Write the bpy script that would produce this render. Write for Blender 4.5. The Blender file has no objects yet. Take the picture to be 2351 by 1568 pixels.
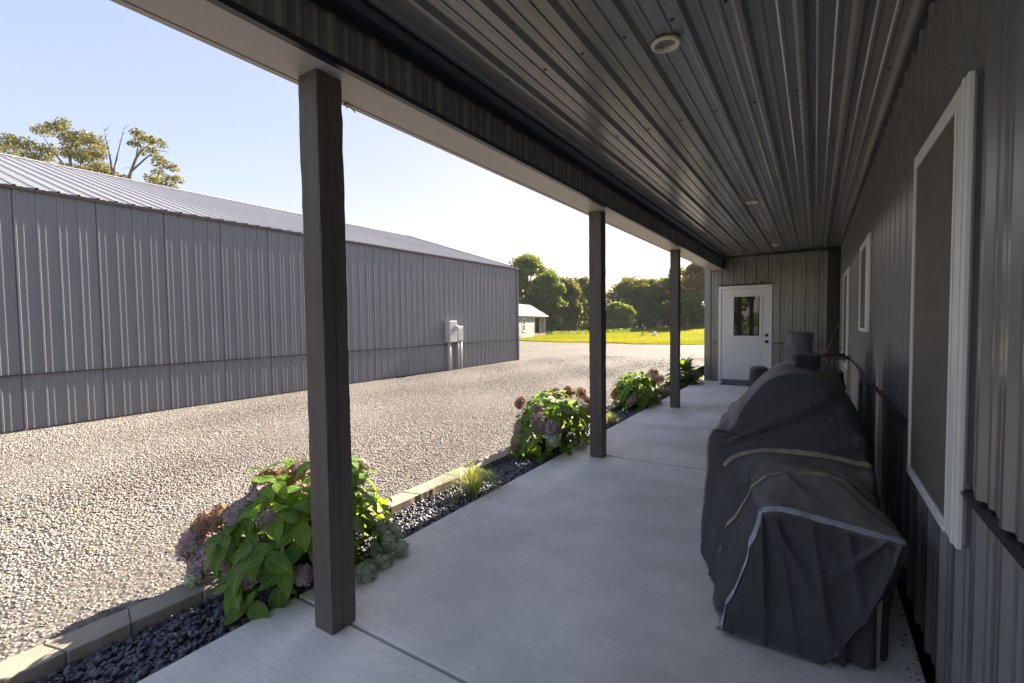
import bpy, bmesh, math, random
import numpy as np
from mathutils import Vector, Matrix, noise as mnoise
R_=random.Random(7)
rng=np.random.default_rng(11)
S=bpy.context.scene
COL=S.collection
# ------------------------------------------------------------ camera, world, sun, exposure
YAW,PIT,ROL,FPX=0.5705,0.0423,-0.0123,1084.6      # FPX: focal length for a picture 2351 wide
cF=np.array([-math.sin(YAW)*math.cos(PIT),math.cos(YAW)*math.cos(PIT),-math.sin(PIT)])
cR0=np.array([math.cos(YAW),math.sin(YAW),0.0]); cU0=np.cross(cR0,cF)
cR=cR0*math.cos(ROL)+cU0*math.sin(ROL); cU=-cR0*math.sin(ROL)+cU0*math.cos(ROL)
EYE=np.array([0,0,1.45])
cam=bpy.data.objects.new('camera',bpy.data.cameras.new('camera')); COL.objects.link(cam)
mw=Matrix.Identity(4)
for i in range(3):
    mw[i][0]=cR[i]; mw[i][1]=cU[i]; mw[i][2]=-cF[i]; mw[i][3]=EYE[i]
cam.matrix_world=mw
cam.data.sensor_width=36; cam.data.lens=36*FPX/2351; cam.data.clip_start=.05; cam.data.clip_end=3000
S.camera=cam
SUN=Vector((.055,.863,.50)).normalized()
ELEV=math.asin(SUN.z); AZ=math.atan2(SUN.x,SUN.y)
world=bpy.data.worlds.new('World'); S.world=world; world.use_nodes=True
wn=world.node_tree.nodes; wl=world.node_tree.links
sky=wn.new('ShaderNodeTexSky'); sky.sky_type='NISHITA'; sky.sun_disc=False
sky.sun_elevation=ELEV; sky.sun_rotation=AZ; sky.air_density=1.0; sky.dust_density=1.0; sky.ozone_density=1.6; sky.altitude=100
gm=wn.new('ShaderNodeGamma'); gm.inputs[1].default_value=.30; wl.new(sky.outputs[0],gm.inputs[0])      # gamma evens out the sky's brightness
hs=wn.new('ShaderNodeHueSaturation'); hs.inputs['Saturation'].default_value=2.1; hs.inputs['Value'].default_value=.385
wl.new(gm.outputs[0],hs.inputs['Color']); tint=wn.new('ShaderNodeMix'); tint.data_type='RGBA'; tint.blend_type='MULTIPLY'; tint.inputs[0].default_value=1; tint.inputs[7].default_value=(1.12,.93,.97,1); wl.new(hs.outputs[0],tint.inputs[6]); wl.new(tint.outputs[2],wn['Background'].inputs[0]); wn['Background'].inputs[1].default_value=.15
sl=bpy.data.lights.new('sun','SUN'); sl.energy=2.0; sl.angle=math.radians(.55); sl.color=(1,.86,.69)
so=bpy.data.objects.new('sun',sl); COL.objects.link(so); so.rotation_euler=(-SUN).to_track_quat('-Z','Y').to_euler(); so.location=(0,0,30)
vs=S.view_settings; vs.view_transform='Standard'; vs.look='None'; vs.exposure=3.65; vs.gamma=1; vs.use_curve_mapping=False
S.render.engine='CYCLES'; S.cycles.use_denoising=True; S.cycles.max_bounces=8; S.cycles.diffuse_bounces=5; S.cycles.glossy_bounces=4; S.cycles.transparent_max_bounces=8

def ray(u,v): return cF+cR*(u-1175.5)/FPX-cU*(v-784)/FPX
def at(u,v,d): return EYE+ray(u,v)*d            # a point at forward distance d
def onp(u,v,ax,val):
    r=ray(u,v); t=(val-EYE[ax])/r[ax]; return EYE+r*t
# ------------------------------------------------------------ helpers
def tag(o,label=None,cat=None,group=None,kind=None):
    if label: o['label']=label
    if cat: o['category']=cat
    if group: o['group']=group
    if kind: o['kind']=kind
    return o
def empty(name,loc=(0,0,0),rz=0,label=None,cat=None,group=None):
    o=bpy.data.objects.new(name,None); COL.objects.link(o); o.location=loc; o.rotation_euler=(0,0,rz); o.empty_display_size=.1
    return tag(o,label,cat,group)
def link(name,me,mat=None,parent=None,loc=None):
    o=bpy.data.objects.new(name,me); COL.objects.link(o)
    if mat is not None and not me.materials: me.materials.append(mat)
    if parent is not None: o.parent=parent
    if loc is not None: o.location=loc
    return o
def npmesh(name,V,Fc,col=None,smooth=False):
    V=np.asarray(V,dtype=np.float32); Fc=np.asarray(Fc,dtype=np.int32)
    me=bpy.data.meshes.new(name); n=Fc.shape[1]
    me.vertices.add(len(V)); me.vertices.foreach_set('co',V.ravel())
    me.loops.add(Fc.size); me.loops.foreach_set('vertex_index',Fc.ravel())
    me.polygons.add(len(Fc)); me.polygons.foreach_set('loop_start',np.arange(0,Fc.size,n,dtype=np.int32))
    me.polygons.foreach_set('loop_total',np.full(len(Fc),n,dtype=np.int32))
    if smooth: me.polygons.foreach_set('use_smooth',np.ones(len(Fc),dtype=bool))
    me.update(calc_edges=True); me.validate()
    if col is not None:
        a=me.color_attributes.new('Col','FLOAT_COLOR','POINT')
        c=np.ones((len(V),4),dtype=np.float32); c[:,:3]=col; a.data.foreach_set('color',c.ravel())
    return me
class MB:
    def __init__(s): s.v=[]; s.f=[]
    def box(s,x0,x1,y0,y1,z0,z1):
        b=len(s.v)
        s.v+=[(x0,y0,z0),(x1,y0,z0),(x1,y1,z0),(x0,y1,z0),(x0,y0,z1),(x1,y0,z1),(x1,y1,z1),(x0,y1,z1)]
        s.f+=[tuple(b+i for i in q) for q in [(0,3,2,1),(4,5,6,7),(0,1,5,4),(1,2,6,5),(2,3,7,6),(3,0,4,7)]]
        return s
    def poly(s,pts):
        b=len(s.v); s.v+=[tuple(p) for p in pts]; s.f.append(tuple(range(b,b+len(pts)))); return s
    def prism(s,pts,d):                          # polygon extruded by vector d
        b=len(s.v); n=len(pts); d=Vector(d)
        s.v+=[tuple(p) for p in pts]+[tuple(Vector(p)+d) for p in pts]
        s.f.append(tuple(range(b+n-1,b-1,-1))); s.f.append(tuple(range(b+n,b+2*n)))
        for i in range(n):
            j=(i+1)%n; s.f.append((b+i,b+j,b+n+j,b+n+i))
        return s
    def strip(s,pts,d):                          # open profile swept by vector d
        b=len(s.v); n=len(pts); d=Vector(d)
        for p in pts: s.v.append(tuple(p))
        for p in pts: s.v.append(tuple(Vector(p)+d))
        for i in range(n-1): s.f.append((b+i,b+i+1,b+n+i+1,b+n+i))
        return s
    def tube(s,pts,rad,n=8,cap=True):
        pts=[Vector(p) for p in pts]; rad=rad if hasattr(rad,'__len__') else [rad]*len(pts)
        b=len(s.v); prev=None
        for i,p in enumerate(pts):
            t=(pts[min(i+1,len(pts)-1)]-pts[max(i-1,0)])
            t=t.normalized() if t.length>1e-9 else Vector((0,0,1))
            if prev is None:
                a=t.orthogonal().normalized()
            else:
                a=(prev-t*prev.dot(t)); a=a.normalized() if a.length>1e-6 else t.orthogonal().normalized()
            prev=a; c=t.cross(a)
            for k in range(n):
                w=2*math.pi*k/n; s.v.append(tuple(p+(a*math.cos(w)+c*math.sin(w))*rad[i]))
        for i in range(len(pts)-1):
            for k in range(n):
                k2=(k+1)%n; s.f.append((b+i*n+k,b+i*n+k2,b+(i+1)*n+k2,b+(i+1)*n+k))
        if cap:
            s.f.append(tuple(b+k for k in range(n-1,-1,-1))); s.f.append(tuple(b+(len(pts)-1)*n+k for k in range(n)))
        return s
    def lathe(s,prof,c=(0,0,0),n=24,axis='Z'):
        b=len(s.v)
        for r,z in prof:
            for k in range(n):
                w=2*math.pi*k/n; p=(r*math.cos(w),r*math.sin(w),z)
                if axis=='Y': p=(p[0],p[2],p[1])
                if axis=='X': p=(p[2],p[0],p[1])
                s.v.append((c[0]+p[0],c[1]+p[1],c[2]+p[2]))
        for i in range(len(prof)-1):
            for k in range(n):
                k2=(k+1)%n; s.f.append((b+i*n+k,b+i*n+k2,b+(i+1)*n+k2,b+(i+1)*n+k))
        return s
    def mesh(s,name,smooth=False,bevel=0):
        me=bpy.data.meshes.new(name); me.from_pydata(s.v,[],s.f); me.update()
        bm=bmesh.new(); bm.from_mesh(me)
        if bevel: bmesh.ops.bevel(bm,geom=bm.edges[:],offset=bevel,segments=1,affect='EDGES',clamp_overlap=True)
        bmesh.ops.recalc_face_normals(bm,faces=bm.faces[:]); bm.to_mesh(me); bm.free()
        if smooth: me.polygons.foreach_set('use_smooth',[True]*len(me.polygons))
        return me
    def build(s,name,mat,parent=None,smooth=False,bevel=0,loc=None): return link(name,s.mesh(name,smooth,bevel),mat,parent,loc)
# ------------------------------------------------------------ materials
def nt(name):
    m=bpy.data.materials.new(name); m.use_nodes=True; return m,m.node_tree.nodes,m.node_tree.links
def mat(name,col,rough=.6,var=.12,vscale=3.0,fine=0,fscale=60,bump=0,bscale=40,stretch=(1,1,1),spec=.5,col2=None,metal=0,attr=None,objrand=0,coat=0):
    m,n,l=nt(name); P=n['Principled BSDF']; P.inputs['Roughness'].default_value=rough; P.inputs['Specular IOR Level'].default_value=spec
    P.inputs['Metallic'].default_value=metal; P.inputs['Coat Weight'].default_value=coat
    tc=n.new('ShaderNodeTexCoord'); mp=n.new('ShaderNodeMapping'); mp.inputs['Scale'].default_value=stretch
    l.new(tc.outputs['Object'],mp.inputs[0])
    no=n.new('ShaderNodeTexNoise'); no.inputs['Scale'].default_value=vscale; no.inputs['Detail'].default_value=5; no.inputs['Roughness'].default_value=.6
    l.new(mp.outputs[0],no.inputs[0])
    c2=col2 or tuple(min(1,c*(1+var)) for c in col); c1=col if col2 else tuple(c*(1-var) for c in col)
    mx=n.new('ShaderNodeMix'); mx.data_type='RGBA'
    mr=n.new('ShaderNodeMapRange'); mr.inputs[1].default_value=.32; mr.inputs[2].default_value=.68
    l.new(no.outputs[0],mr.inputs[0]); l.new(mr.outputs[0],mx.inputs[0])
    mx.inputs[6].default_value=(*c1,1); mx.inputs[7].default_value=(*c2,1)
    out=mx.outputs[2]
    def mul(fac_out,lo,hi,out):
        r=n.new('ShaderNodeMapRange'); r.inputs[3].default_value=lo; r.inputs[4].default_value=hi; l.new(fac_out,r.inputs[0])
        k=n.new('ShaderNodeMix'); k.data_type='RGBA'; k.blend_type='MULTIPLY'; k.inputs[0].default_value=1
        l.new(out,k.inputs[6]); l.new(r.outputs[0],k.inputs[7]); return k.outputs[2]
    if fine:
        f=n.new('ShaderNodeTexNoise'); f.inputs['Scale'].default_value=fscale; f.inputs['Detail'].default_value=3; l.new(mp.outputs[0],f.inputs[0])
        out=mul(f.outputs[0],1-fine,1+fine,out)
    if objrand:
        oi=n.new('ShaderNodeObjectInfo'); out=mul(oi.outputs['Random'],1-objrand,1+objrand,out)
    if attr:
        a=n.new('ShaderNodeVertexColor'); a.layer_name='Col'
        k=n.new('ShaderNodeMix'); k.data_type='RGBA'; k.blend_type='MULTIPLY'; k.inputs[0].default_value=1
        l.new(out,k.inputs[6]); l.new(a.outputs[0],k.inputs[7]); out=k.outputs[2]
    l.new(out,P.inputs['Base Color'])
    if bump:
        b=n.new('ShaderNodeTexNoise'); b.inputs['Scale'].default_value=bscale; b.inputs['Detail'].default_value=4; l.new(mp.outputs[0],b.inputs[0])
        bp=n.new('ShaderNodeBump'); bp.inputs['Strength'].default_value=bump; bp.inputs['Distance'].default_value=.01
        l.new(b.outputs[0],bp.inputs['Height']); l.new(bp.outputs[0],P.inputs['Normal'])
    return m
def leafmat(name,col,col2,trans=.5,attr=True,veins=False,tcol=None,rough=.45):
    m,n,l=nt(name); P=n['Principled BSDF']; P.inputs['Roughness'].default_value=rough; P.inputs['Specular IOR Level'].default_value=.35
    mx=n.new('ShaderNodeMix'); mx.data_type='RGBA'; mx.inputs[6].default_value=(*col,1); mx.inputs[7].default_value=(*col2,1)
    if attr:
        a=n.new('ShaderNodeVertexColor'); a.layer_name='Col'; l.new(a.outputs[0],mx.inputs[0])
    else:
        oi=n.new('ShaderNodeObjectInfo'); l.new(oi.outputs['Random'],mx.inputs[0])
    out=mx.outputs[2]
    if veins:
        tc=n.new('ShaderNodeTexCoord'); sp=n.new('ShaderNodeSeparateXYZ'); l.new(tc.outputs['Object'],sp.inputs[0])
        ab=n.new('ShaderNodeMath'); ab.operation='ABSOLUTE'; l.new(sp.outputs[0],ab.inputs[0])
        mr=n.new('ShaderNodeMapRange'); mr.inputs[1].default_value=.0; mr.inputs[2].default_value=.028; mr.inputs[3].default_value=1; mr.inputs[4].default_value=0
        l.new(ab.outputs[0],mr.inputs[0])
        # side veins: y - 0.8|x| repeated
        s1=n.new('ShaderNodeMath'); s1.operation='MULTIPLY_ADD'; s1.inputs[1].default_value=-.75; l.new(ab.outputs[0],s1.inputs[0]); l.new(sp.outputs[1],s1.inputs[2])
        s2=n.new('ShaderNodeMath'); s2.operation='PINGPONG'; s2.inputs[1].default_value=.065; l.new(s1.outputs[0],s2.inputs[0])
        m2=n.new('ShaderNodeMapRange'); m2.inputs[1].default_value=.0; m2.inputs[2].default_value=.012; m2.inputs[3].default_value=.6; m2.inputs[4].default_value=0; l.new(s2.outputs[0],m2.inputs[0])
        mm=n.new('ShaderNodeMath'); mm.operation='MAXIMUM'; l.new(mr.outputs[0],mm.inputs[0]); l.new(m2.outputs[0],mm.inputs[1])
        k=n.new('ShaderNodeMix'); k.data_type='RGBA'; l.new(mm.outputs[0],k.inputs[0]); l.new(out,k.inputs[6]); k.inputs[7].default_value=(col2[0]*1.7,col2[1]*1.5,col2[2]*1.6,1); out=k.outputs[2]
        no=n.new('ShaderNodeTexNoise'); no.inputs['Scale'].default_value=9; l.new(tc.outputs['Object'],no.inputs[0])
        bp=n.new('ShaderNodeBump'); bp.inputs['Strength'].default_value=.4; bp.inputs['Distance'].default_value=.02; l.new(no.outputs[0],bp.inputs['Height']); l.new(bp.outputs[0],P.inputs['Normal'])
    l.new(out,P.inputs['Base Color'])
    T=n.new('ShaderNodeBsdfTranslucent')
    k=n.new('ShaderNodeMix'); k.data_type='RGBA'; k.blend_type='MULTIPLY'; k.inputs[0].default_value=1; l.new(out,k.inputs[6]); k.inputs[7].default_value=(*(tcol or (1.5,1.35,.5)),1); l.new(k.outputs[2],T.inputs[0])
    ms=n.new('ShaderNodeMixShader'); ms.inputs[0].default_value=trans; l.new(P.outputs[0],ms.inputs[1]); l.new(T.outputs[0],ms.inputs[2])
    l.new(ms.outputs[0],n['Material Output'].inputs[0]); return m

HOUSE=mat('charcoal_painted_steel',(.25,.245,.245),spec=.6,metal=.32,rough=.24,var=.05,vscale=1.5,bump=.02,bscale=3,objrand=.035)
BARN=mat('grey_painted_steel',(.172,.176,.196),rough=.40,var=.05,vscale=.8,objrand=.03)
BROOF=mat('light_steel_roofing',(.35,.34,.335),rough=.38,var=.06,vscale=.5,objrand=.04)
TRIM=mat('black_trim_steel',(.028,.029,.034),rough=.35,var=.1)
SOFFIT=mat('soffit_trim_steel',(.48,.43,.405),rough=.4,var=.06,vscale=2,bump=.03,bscale=6)
WHITE=mat('white_vinyl',(.84,.83,.80),rough=.4,var=.03,bump=.02)
DOORW=mat('white_door_paint',(.82,.815,.80),rough=.38,var=.02,bump=.03,bscale=14)
BACK=mat('dark_backing',(.03,.03,.03),rough=.9)
def woodmat(name,crack=None):
    m=mat(name,(.118,.094,.083),rough=.62,var=.18,vscale=14,fine=.16,fscale=120,bump=.35,bscale=70,stretch=(1,1,.06))
    n,l=m.node_tree.nodes,m.node_tree.links; P=n['Principled BSDF']
    base=P.inputs['Base Color'].links[0].from_socket
    tc=n.new('ShaderNodeTexCoord'); sp=n.new('ShaderNodeSeparateXYZ'); l.new(tc.outputs['Object'],sp.inputs[0])
    ch,c0,z1=crack or ('X',.05,1.9)
    nz=n.new('ShaderNodeTexNoise'); nz.inputs['Scale'].default_value=2.2; nz.inputs['Detail'].default_value=6
    mp=n.new('ShaderNodeMapping'); mp.inputs['Scale'].default_value=(.01,.01,1.2); l.new(tc.outputs['Object'],mp.inputs[0]); l.new(mp.outputs[0],nz.inputs[0])
    a=n.new('ShaderNodeMath'); a.operation='MULTIPLY_ADD'; a.inputs[1].default_value=-.05; l.new(nz.outputs[0],a.inputs[0]); l.new(sp.outputs['XYZ'.index(ch)],a.inputs[2])
    b=n.new('ShaderNodeMath'); b.operation='SUBTRACT'; b.inputs[1].default_value=c0-.025; l.new(a.outputs[0],b.inputs[0])
    c=n.new('ShaderNodeMath'); c.operation='ABSOLUTE'; l.new(b.outputs[0],c.inputs[0])
    d=n.new('ShaderNodeMath'); d.operation='LESS_THAN'; d.inputs[1].default_value=.0016; l.new(c.outputs[0],d.inputs[0])
    e=n.new('ShaderNodeMath'); e.operation='LESS_THAN'; e.inputs[1].default_value=z1; l.new(sp.outputs[2],e.inputs[0])
    g=n.new('ShaderNodeMath'); g.operation='MULTIPLY'; l.new(d.outputs[0],g.inputs[0]); l.new(e.outputs[0],g.inputs[1])
    k=n.new('ShaderNodeMix'); k.data_type='RGBA'; l.new(g.outputs[0],k.inputs[0]); l.new(base,k.inputs[6]); k.inputs[7].default_value=(.01,.009,.008,1)
    l.new(k.outputs[2],P.inputs['Base Color']); return m
def concrete(name,col,line=True):
    m=mat(name,col,rough=.75,var=.13,vscale=1.3,fine=.22,fscale=85,bump=.12,bscale=160,spec=.3)
    n,l=m.node_tree.nodes,m.node_tree.links; P=n['Principled BSDF']; base=P.inputs['Base Color'].links[0].from_socket
    tc=n.new('ShaderNodeTexCoord')
    mp=n.new('ShaderNodeMapping'); mp.inputs['Scale'].default_value=(2.2,46,1); mp.inputs['Rotation'].default_value=(0,0,.12); l.new(tc.outputs['Object'],mp.inputs[0])
    br=n.new('ShaderNodeTexNoise'); br.inputs['Scale'].default_value=1.6; br.inputs['Detail'].default_value=4; l.new(mp.outputs[0],br.inputs[0])
    r=n.new('ShaderNodeMapRange'); r.inputs[1].default_value=.3; r.inputs[2].default_value=.7; r.inputs[3].default_value=.93; r.inputs[4].default_value=1.06; l.new(br.outputs[0],r.inputs[0])
    k=n.new('ShaderNodeMix'); k.data_type='RGBA'; k.blend_type='MULTIPLY'; k.inputs[0].default_value=1; l.new(base,k.inputs[6]); l.new(r.outputs[0],k.inputs[7])
    st=n.new('ShaderNodeTexNoise'); st.inputs['Scale'].default_value=.55; st.inputs['Detail'].default_value=7; st.inputs['Roughness'].default_value=.65; l.new(tc.outputs['Object'],st.inputs[0])
    r2=n.new('ShaderNodeMapRange'); r2.inputs[1].default_value=.36; r2.inputs[2].default_value=.62; r2.inputs[3].default_value=.78; r2.inputs[4].default_value=1.12; l.new(st.outputs[0],r2.inputs[0])
    k2=n.new('ShaderNodeMix'); k2.data_type='RGBA'; k2.blend_type='MULTIPLY'; k2.inputs[0].default_value=1; l.new(k.outputs[2],k2.inputs[6]); l.new(r2.outputs[0],k2.inputs[7])
    sk=n.new('ShaderNodeTexNoise'); sk.inputs['Scale'].default_value=38; sk.inputs['Detail'].default_value=1; l.new(tc.outputs['Object'],sk.inputs[0])
    r3=n.new('ShaderNodeMapRange'); r3.inputs[1].default_value=.72; r3.inputs[2].default_value=.80; r3.inputs[3].default_value=1; r3.inputs[4].default_value=.75; l.new(sk.outputs[0],r3.inputs[0])
    k3=n.new('ShaderNodeMix'); k3.data_type='RGBA'; k3.blend_type='MULTIPLY'; k3.inputs[0].default_value=1; l.new(k2.outputs[2],k3.inputs[6]); l.new(r3.outputs[0],k3.inputs[7])
    l.new(k3.outputs[2],P.inputs['Base Color'])
    bp=n.new('ShaderNodeBump'); bp.inputs['Strength'].default_value=.25; bp.inputs['Distance'].default_value=.004; l.new(br.outputs[0],bp.inputs['Height']); l.new(bp.outputs[0],P.inputs['Normal'])
    return m
SLAB=concrete('broomed_concrete',(.70,.66,.60))
KERB=mat('tan_edging_concrete',(.29,.252,.198),rough=.85,var=.12,vscale=5,fine=.14,fscale=150,bump=.25,bscale=120,objrand=.06,spec=.25)
def gravelmat():
    m,n,l=nt('gravel_sheet'); P=n['Principled BSDF']; P.inputs['Roughness'].default_value=.9; P.inputs['Specular IOR Level'].default_value=.2
    tc=n.new('ShaderNodeTexCoord')
    v=n.new('ShaderNodeTexVoronoi'); v.inputs['Scale'].default_value=34; l.new(tc.outputs['Object'],v.inputs[0])
    sp=n.new('ShaderNodeSeparateColor'); l.new(v.outputs['Color'],sp.inputs[0])
    cr=n.new('ShaderNodeValToRGB'); e=cr.color_ramp.elements; e[0].color=(.07,.066,.06,1); e[0].position=.0; e[1].color=(.16,.146,.132,1); e[1].position=1  # kept darker than the stones: shade between them is put into this colour
    q=cr.color_ramp.elements.new(.35); q.color=(.11,.102,.094,1)
    l.new(sp.outputs[0],cr.inputs[0])
    big=n.new('ShaderNodeTexNoise'); big.inputs['Scale'].default_value=.35; big.inputs['Detail'].default_value=6; l.new(tc.outputs['Object'],big.inputs[0])
    r=n.new('ShaderNodeMapRange'); r.inputs[1].default_value=.3; r.inputs[2].default_value=.7; r.inputs[3].default_value=.82; r.inputs[4].default_value=1.12; l.new(big.outputs[0],r.inputs[0])
    k=n.new('ShaderNodeMix'); k.data_type='RGBA'; k.blend_type='MULTIPLY'; k.inputs[0].default_value=1; l.new(cr.outputs[0],k.inputs[6]); l.new(r.outputs[0],k.inputs[7])
    l.new(k.outputs[2],P.inputs['Base Color'])
    bp=n.new('ShaderNodeBump'); bp.inputs['Strength'].default_value=.9; bp.inputs['Distance'].default_value=.012; bp.invert=True
    l.new(v.outputs['Distance'],bp.inputs['Height']); l.new(bp.outputs[0],P.inputs['Normal']); return m
GRAVEL=gravelmat()
STONE=mat('limestone_gravel',(.345,.317,.29),rough=.85,var=.10,vscale=60,attr=True,bump=.3,bscale=150,spec=.25)
SLATE=mat('black_slate_chip',(.095,.095,.112),rough=.42,var=.25,vscale=30,attr=True,bump=.4,bscale=90,spec=.5)
SOIL=mat('dark_bed_soil',(.03,.028,.028),rough=.9,bump=.5,bscale=60)
LAWN=mat('lawn_turf',(.115,.135,.018),rough=.9,vscale=1.2,col2=(.20,.20,.03),fine=.25,fscale=14,bump=.5,bscale=30,spec=.1)
GRASS=leafmat('sunlit_grass',(.095,.14,.012),(.20,.19,.02),trans=.55,tcol=(1.8,1.6,.4))
FAR=mat('field_ground',(.10,.11,.03),rough=.95,vscale=.05,var=.3)
# ------------------------------------------------------------ terrain
def lawn_h(x,y):
    t=np.clip((y-29.5)/19,0,1.6); k=np.clip((x+25)/16,0,1.3)
    t=t*t*(3-2*np.minimum(t,1)) if False else t
    return -.06+.50*t*k
def edge_y(x): return 28.6+np.clip((-6-x),0,30)*.165+.25*np.sin(x*.9)+.12*np.sin(x*2.3+1)
def grid(x0,x1,y0,y1,nx,ny,zf,name,m,kind='structure'):
    xs=np.linspace(x0,x1,nx+1); ys=np.linspace(y0,y1,ny+1); X,Y=np.meshgrid(xs,ys); Z=zf(X,Y)
    V=np.stack([X.ravel(),Y.ravel(),Z.ravel()],1); i=np.arange(nx); j=np.arange(ny); I,J=np.meshgrid(i,j); a=(J*(nx+1)+I).ravel()
    Fc=np.stack([a,a+1,a+nx+2,a+nx+1],1); o=link(name,npmesh(name,V,Fc,smooth=True),m); o['kind']=kind; return o
tag(grid(-260,260,-260,260,40,40,lambda x,y:-.35-.0*x,'ground',FAR),'wide field ground reaching to the horizon')
def drive_z(x,y):
    s=np.clip((-2.95-x)/6.5,0,1); z=-.012-.046*s
    return z
g=grid(-45,-2.93,-14,29,150,160,lambda x,y: drive_z(x,y)+.006*np.sin(x*1.7+y*.6)*np.sin(y*1.1),'gravel_drive',GRAVEL); tag(g,'pale limestone gravel drive between the two steel buildings')
# far strip of the drive up to the wavy lawn edge, and the part in front of the bump-out
g2=grid(-2.93,14,17,29,40,20,lambda x,y: np.full_like(x,-.05),'gravel_turnaround',GRAVEL); tag(g2,'gravel turnaround beyond the house corner')
nx=160; xs=np.linspace(-45,30,nx+1)
V=[];Fq=[]
rows=14
for r in range(rows+1):
    for x in xs:
        e=float(edge_y(x)); y0=e; y1=78.0; t=(r/rows)**1.8; y=y0+(y1-y0)*t
        z=float(lawn_h(x,y))+(-.03 if r==0 else .03)
        V.append((x,y,z))
for r in range(rows):
    for i in range(nx): a=r*(nx+1)+i; Fq.append((a,a+1,a+nx+2,a+nx+1))
lawn=link('lawn',npmesh('lawn',V,Fq,smooth=True),LAWN); tag(lawn,'bright sunlit lawn rising gently to the tree line',kind='structure')
V=[];Fq=[]
for i,x in enumerate(xs): V+= [(x,28.9,-.055),(x,float(edge_y(x))+.1,-.055)]
for i in range(nx): Fq.append((2*i,2*i+2,2*i+3,2*i+1))
tag(link('gravel_margin',npmesh('gravel_margin',V,Fq),GRAVEL),'ragged gravel margin along the lawn',kind='structure')
# grass blades on the lawn
def blades(n,x0,x1,y0,y1,h,w,name,m,zf,label,filt=None):
    x=rng.uniform(x0,x1,n); t=rng.random(n)**1.6; ey=edge_y(x); y=ey-.1+(y1-ey)*t
    hh=h*rng.uniform(.5,1.3,n); hh=hh*np.where(t<.01,1.3,1); a=rng.uniform(0,np.pi,n); ww=w*rng.uniform(.6,1.3,n)
    z=zf(x,y)+.02; lx=rng.normal(0,.35,n)*hh; ly=rng.normal(0,.35,n)*hh
    P=np.zeros((n,3,3)); P[:,0]=np.stack([x-ww*np.cos(a),y-ww*np.sin(a),z],1); P[:,1]=np.stack([x+ww*np.cos(a),y+ww*np.sin(a),z],1); P[:,2]=np.stack([x+lx,y+ly,z+hh],1)
    pat=.5+.3*np.sin(x*.35+np.sin(y*.3)*2)*np.sin(y*.28+x*.1)
    c=np.repeat(np.clip(pat+rng.normal(0,.25,n),0,1),3)
    dry=np.repeat((t<.015)&(rng.random(n)<.5),3); c=np.where(dry,1.0,c)
    o=link(name,npmesh(name,P.reshape(-1,3),np.arange(3*n).reshape(-1,3),col=np.stack([c,c,c],1)),m); tag(o,label,kind='stuff'); return o
blades(170000,-27,6,29,60,.075,.022,'grass',GRASS,lawn_h,'short sunlit grass blades on the lawn')
# ------------------------------------------------------------ stones
def icos():
    bm=bmesh.new(); bmesh.ops.create_icosphere(bm,subdivisions=1,radius=1); v=np.array([p.co[:] for p in bm.verts]); f=np.array([[q.index for q in x.verts] for x in bm.faces]); bm.free(); return v,f
IV,IF=icos()
OV=np.array([(1,0,0),(-1,0,0),(0,1,0),(0,-1,0),(0,0,1),(0,0,-1)],float); OF=np.array([(0,2,4),(2,1,4),(1,3,4),(3,0,4),(2,0,5),(1,2,5),(3,1,5),(0,3,5)])
def stones(pos,size,flat,name,m,label,low=False,tilt=.24,colf=None):
    bv,bf=(OV,OF) if low else (IV,IF); n=len(pos); k=len(bv)
    jit=rng.uniform(.62,1.25,(n,k,1)); P=bv[None]*jit
    sc=np.stack([size*rng.uniform(.75,1.35,n),size*rng.uniform(.55,.95,n),size*flat*rng.uniform(.6,1.3,n)],1); P=P*sc[:,None,:]
    def rot(ax,a):
        c,s=np.cos(a),np.sin(a); M=np.zeros((n,3,3)); i,j=[(1,2),(0,2),(0,1)][ax]; M[:,ax,ax]=1; M[:,i,i]=c; M[:,j,j]=c; M[:,i,j]=-s; M[:,j,i]=s; return M
    M=rot(2,rng.uniform(0,6.28,n))@rot(0,rng.normal(0,tilt,n))@rot(1,rng.normal(0,tilt,n))
    P=np.einsum('nij,nkj->nki',M,P)+pos[:,None,:]
    Fc=(bf[None]+(np.arange(n)*k)[:,None,None]).reshape(-1,3)
    c=colf(n)
    if name=='gravel': c=c*(1+.10*np.sin(pos[:,0]*2.6+.5*np.sin(pos[:,1]*.5))*np.sin(pos[:,1]*.22+1)+.06*np.sin(pos[:,0]*.9+pos[:,1]*1.3))[:,None]
    c=np.repeat(c,k,0)
    o=link(name,npmesh(name,P.reshape(-1,3),Fc,col=c),m); tag(o,label,kind='stuff'); return o
def gcol(n):
    b=np.clip(rng.normal(.95,.13,n),.40,1.25); w=rng.normal(0,.03,n); c=np.stack([b*(1+w),b,b*(1-w*1.2)],1)
    o=rng.random(n)<.006; c[o]=np.array([.95,.55,.18]); return c
def inview(p,m=60):
    d=p-EYE; z=d@cF; u=1175.5+FPX*(d@cR)/np.maximum(z,.05); v=784-FPX*(d@cU)/np.maximum(z,.05)
    return (z>.2)&(u>-m-120)&(u<2351+m)&(v<1568+250)
def scatter(x0,x1,y0,y1,dens,zf):
    n=int((x1-x0)*(y1-y0)*dens); x=rng.uniform(x0,x1,n); y=rng.uniform(y0,y1,n); p=np.stack([x,y,zf(x,y)],1); return p
p=scatter(-9.6,-2.97,-1,19,3100,lambda x,y:drive_z(x,y)+rng.uniform(-.004,.006,len(x))); p=p[inview(p)]
d=np.hypot(p[:,0],p[:,1]); near=p[d<5.2]
stones(near,.0108,.45,'gravel',STONE,'loose pale limestone gravel near the edging',colf=gcol)
far=p[(d>=5.2)&(rng.random(len(p))<np.clip(1.15-d/16,.10,.66))]
stones(far,.014,.48,'gravel',STONE,'loose pale limestone gravel farther out on the drive',low=True,colf=gcol)
BEDZ=-.062
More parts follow.
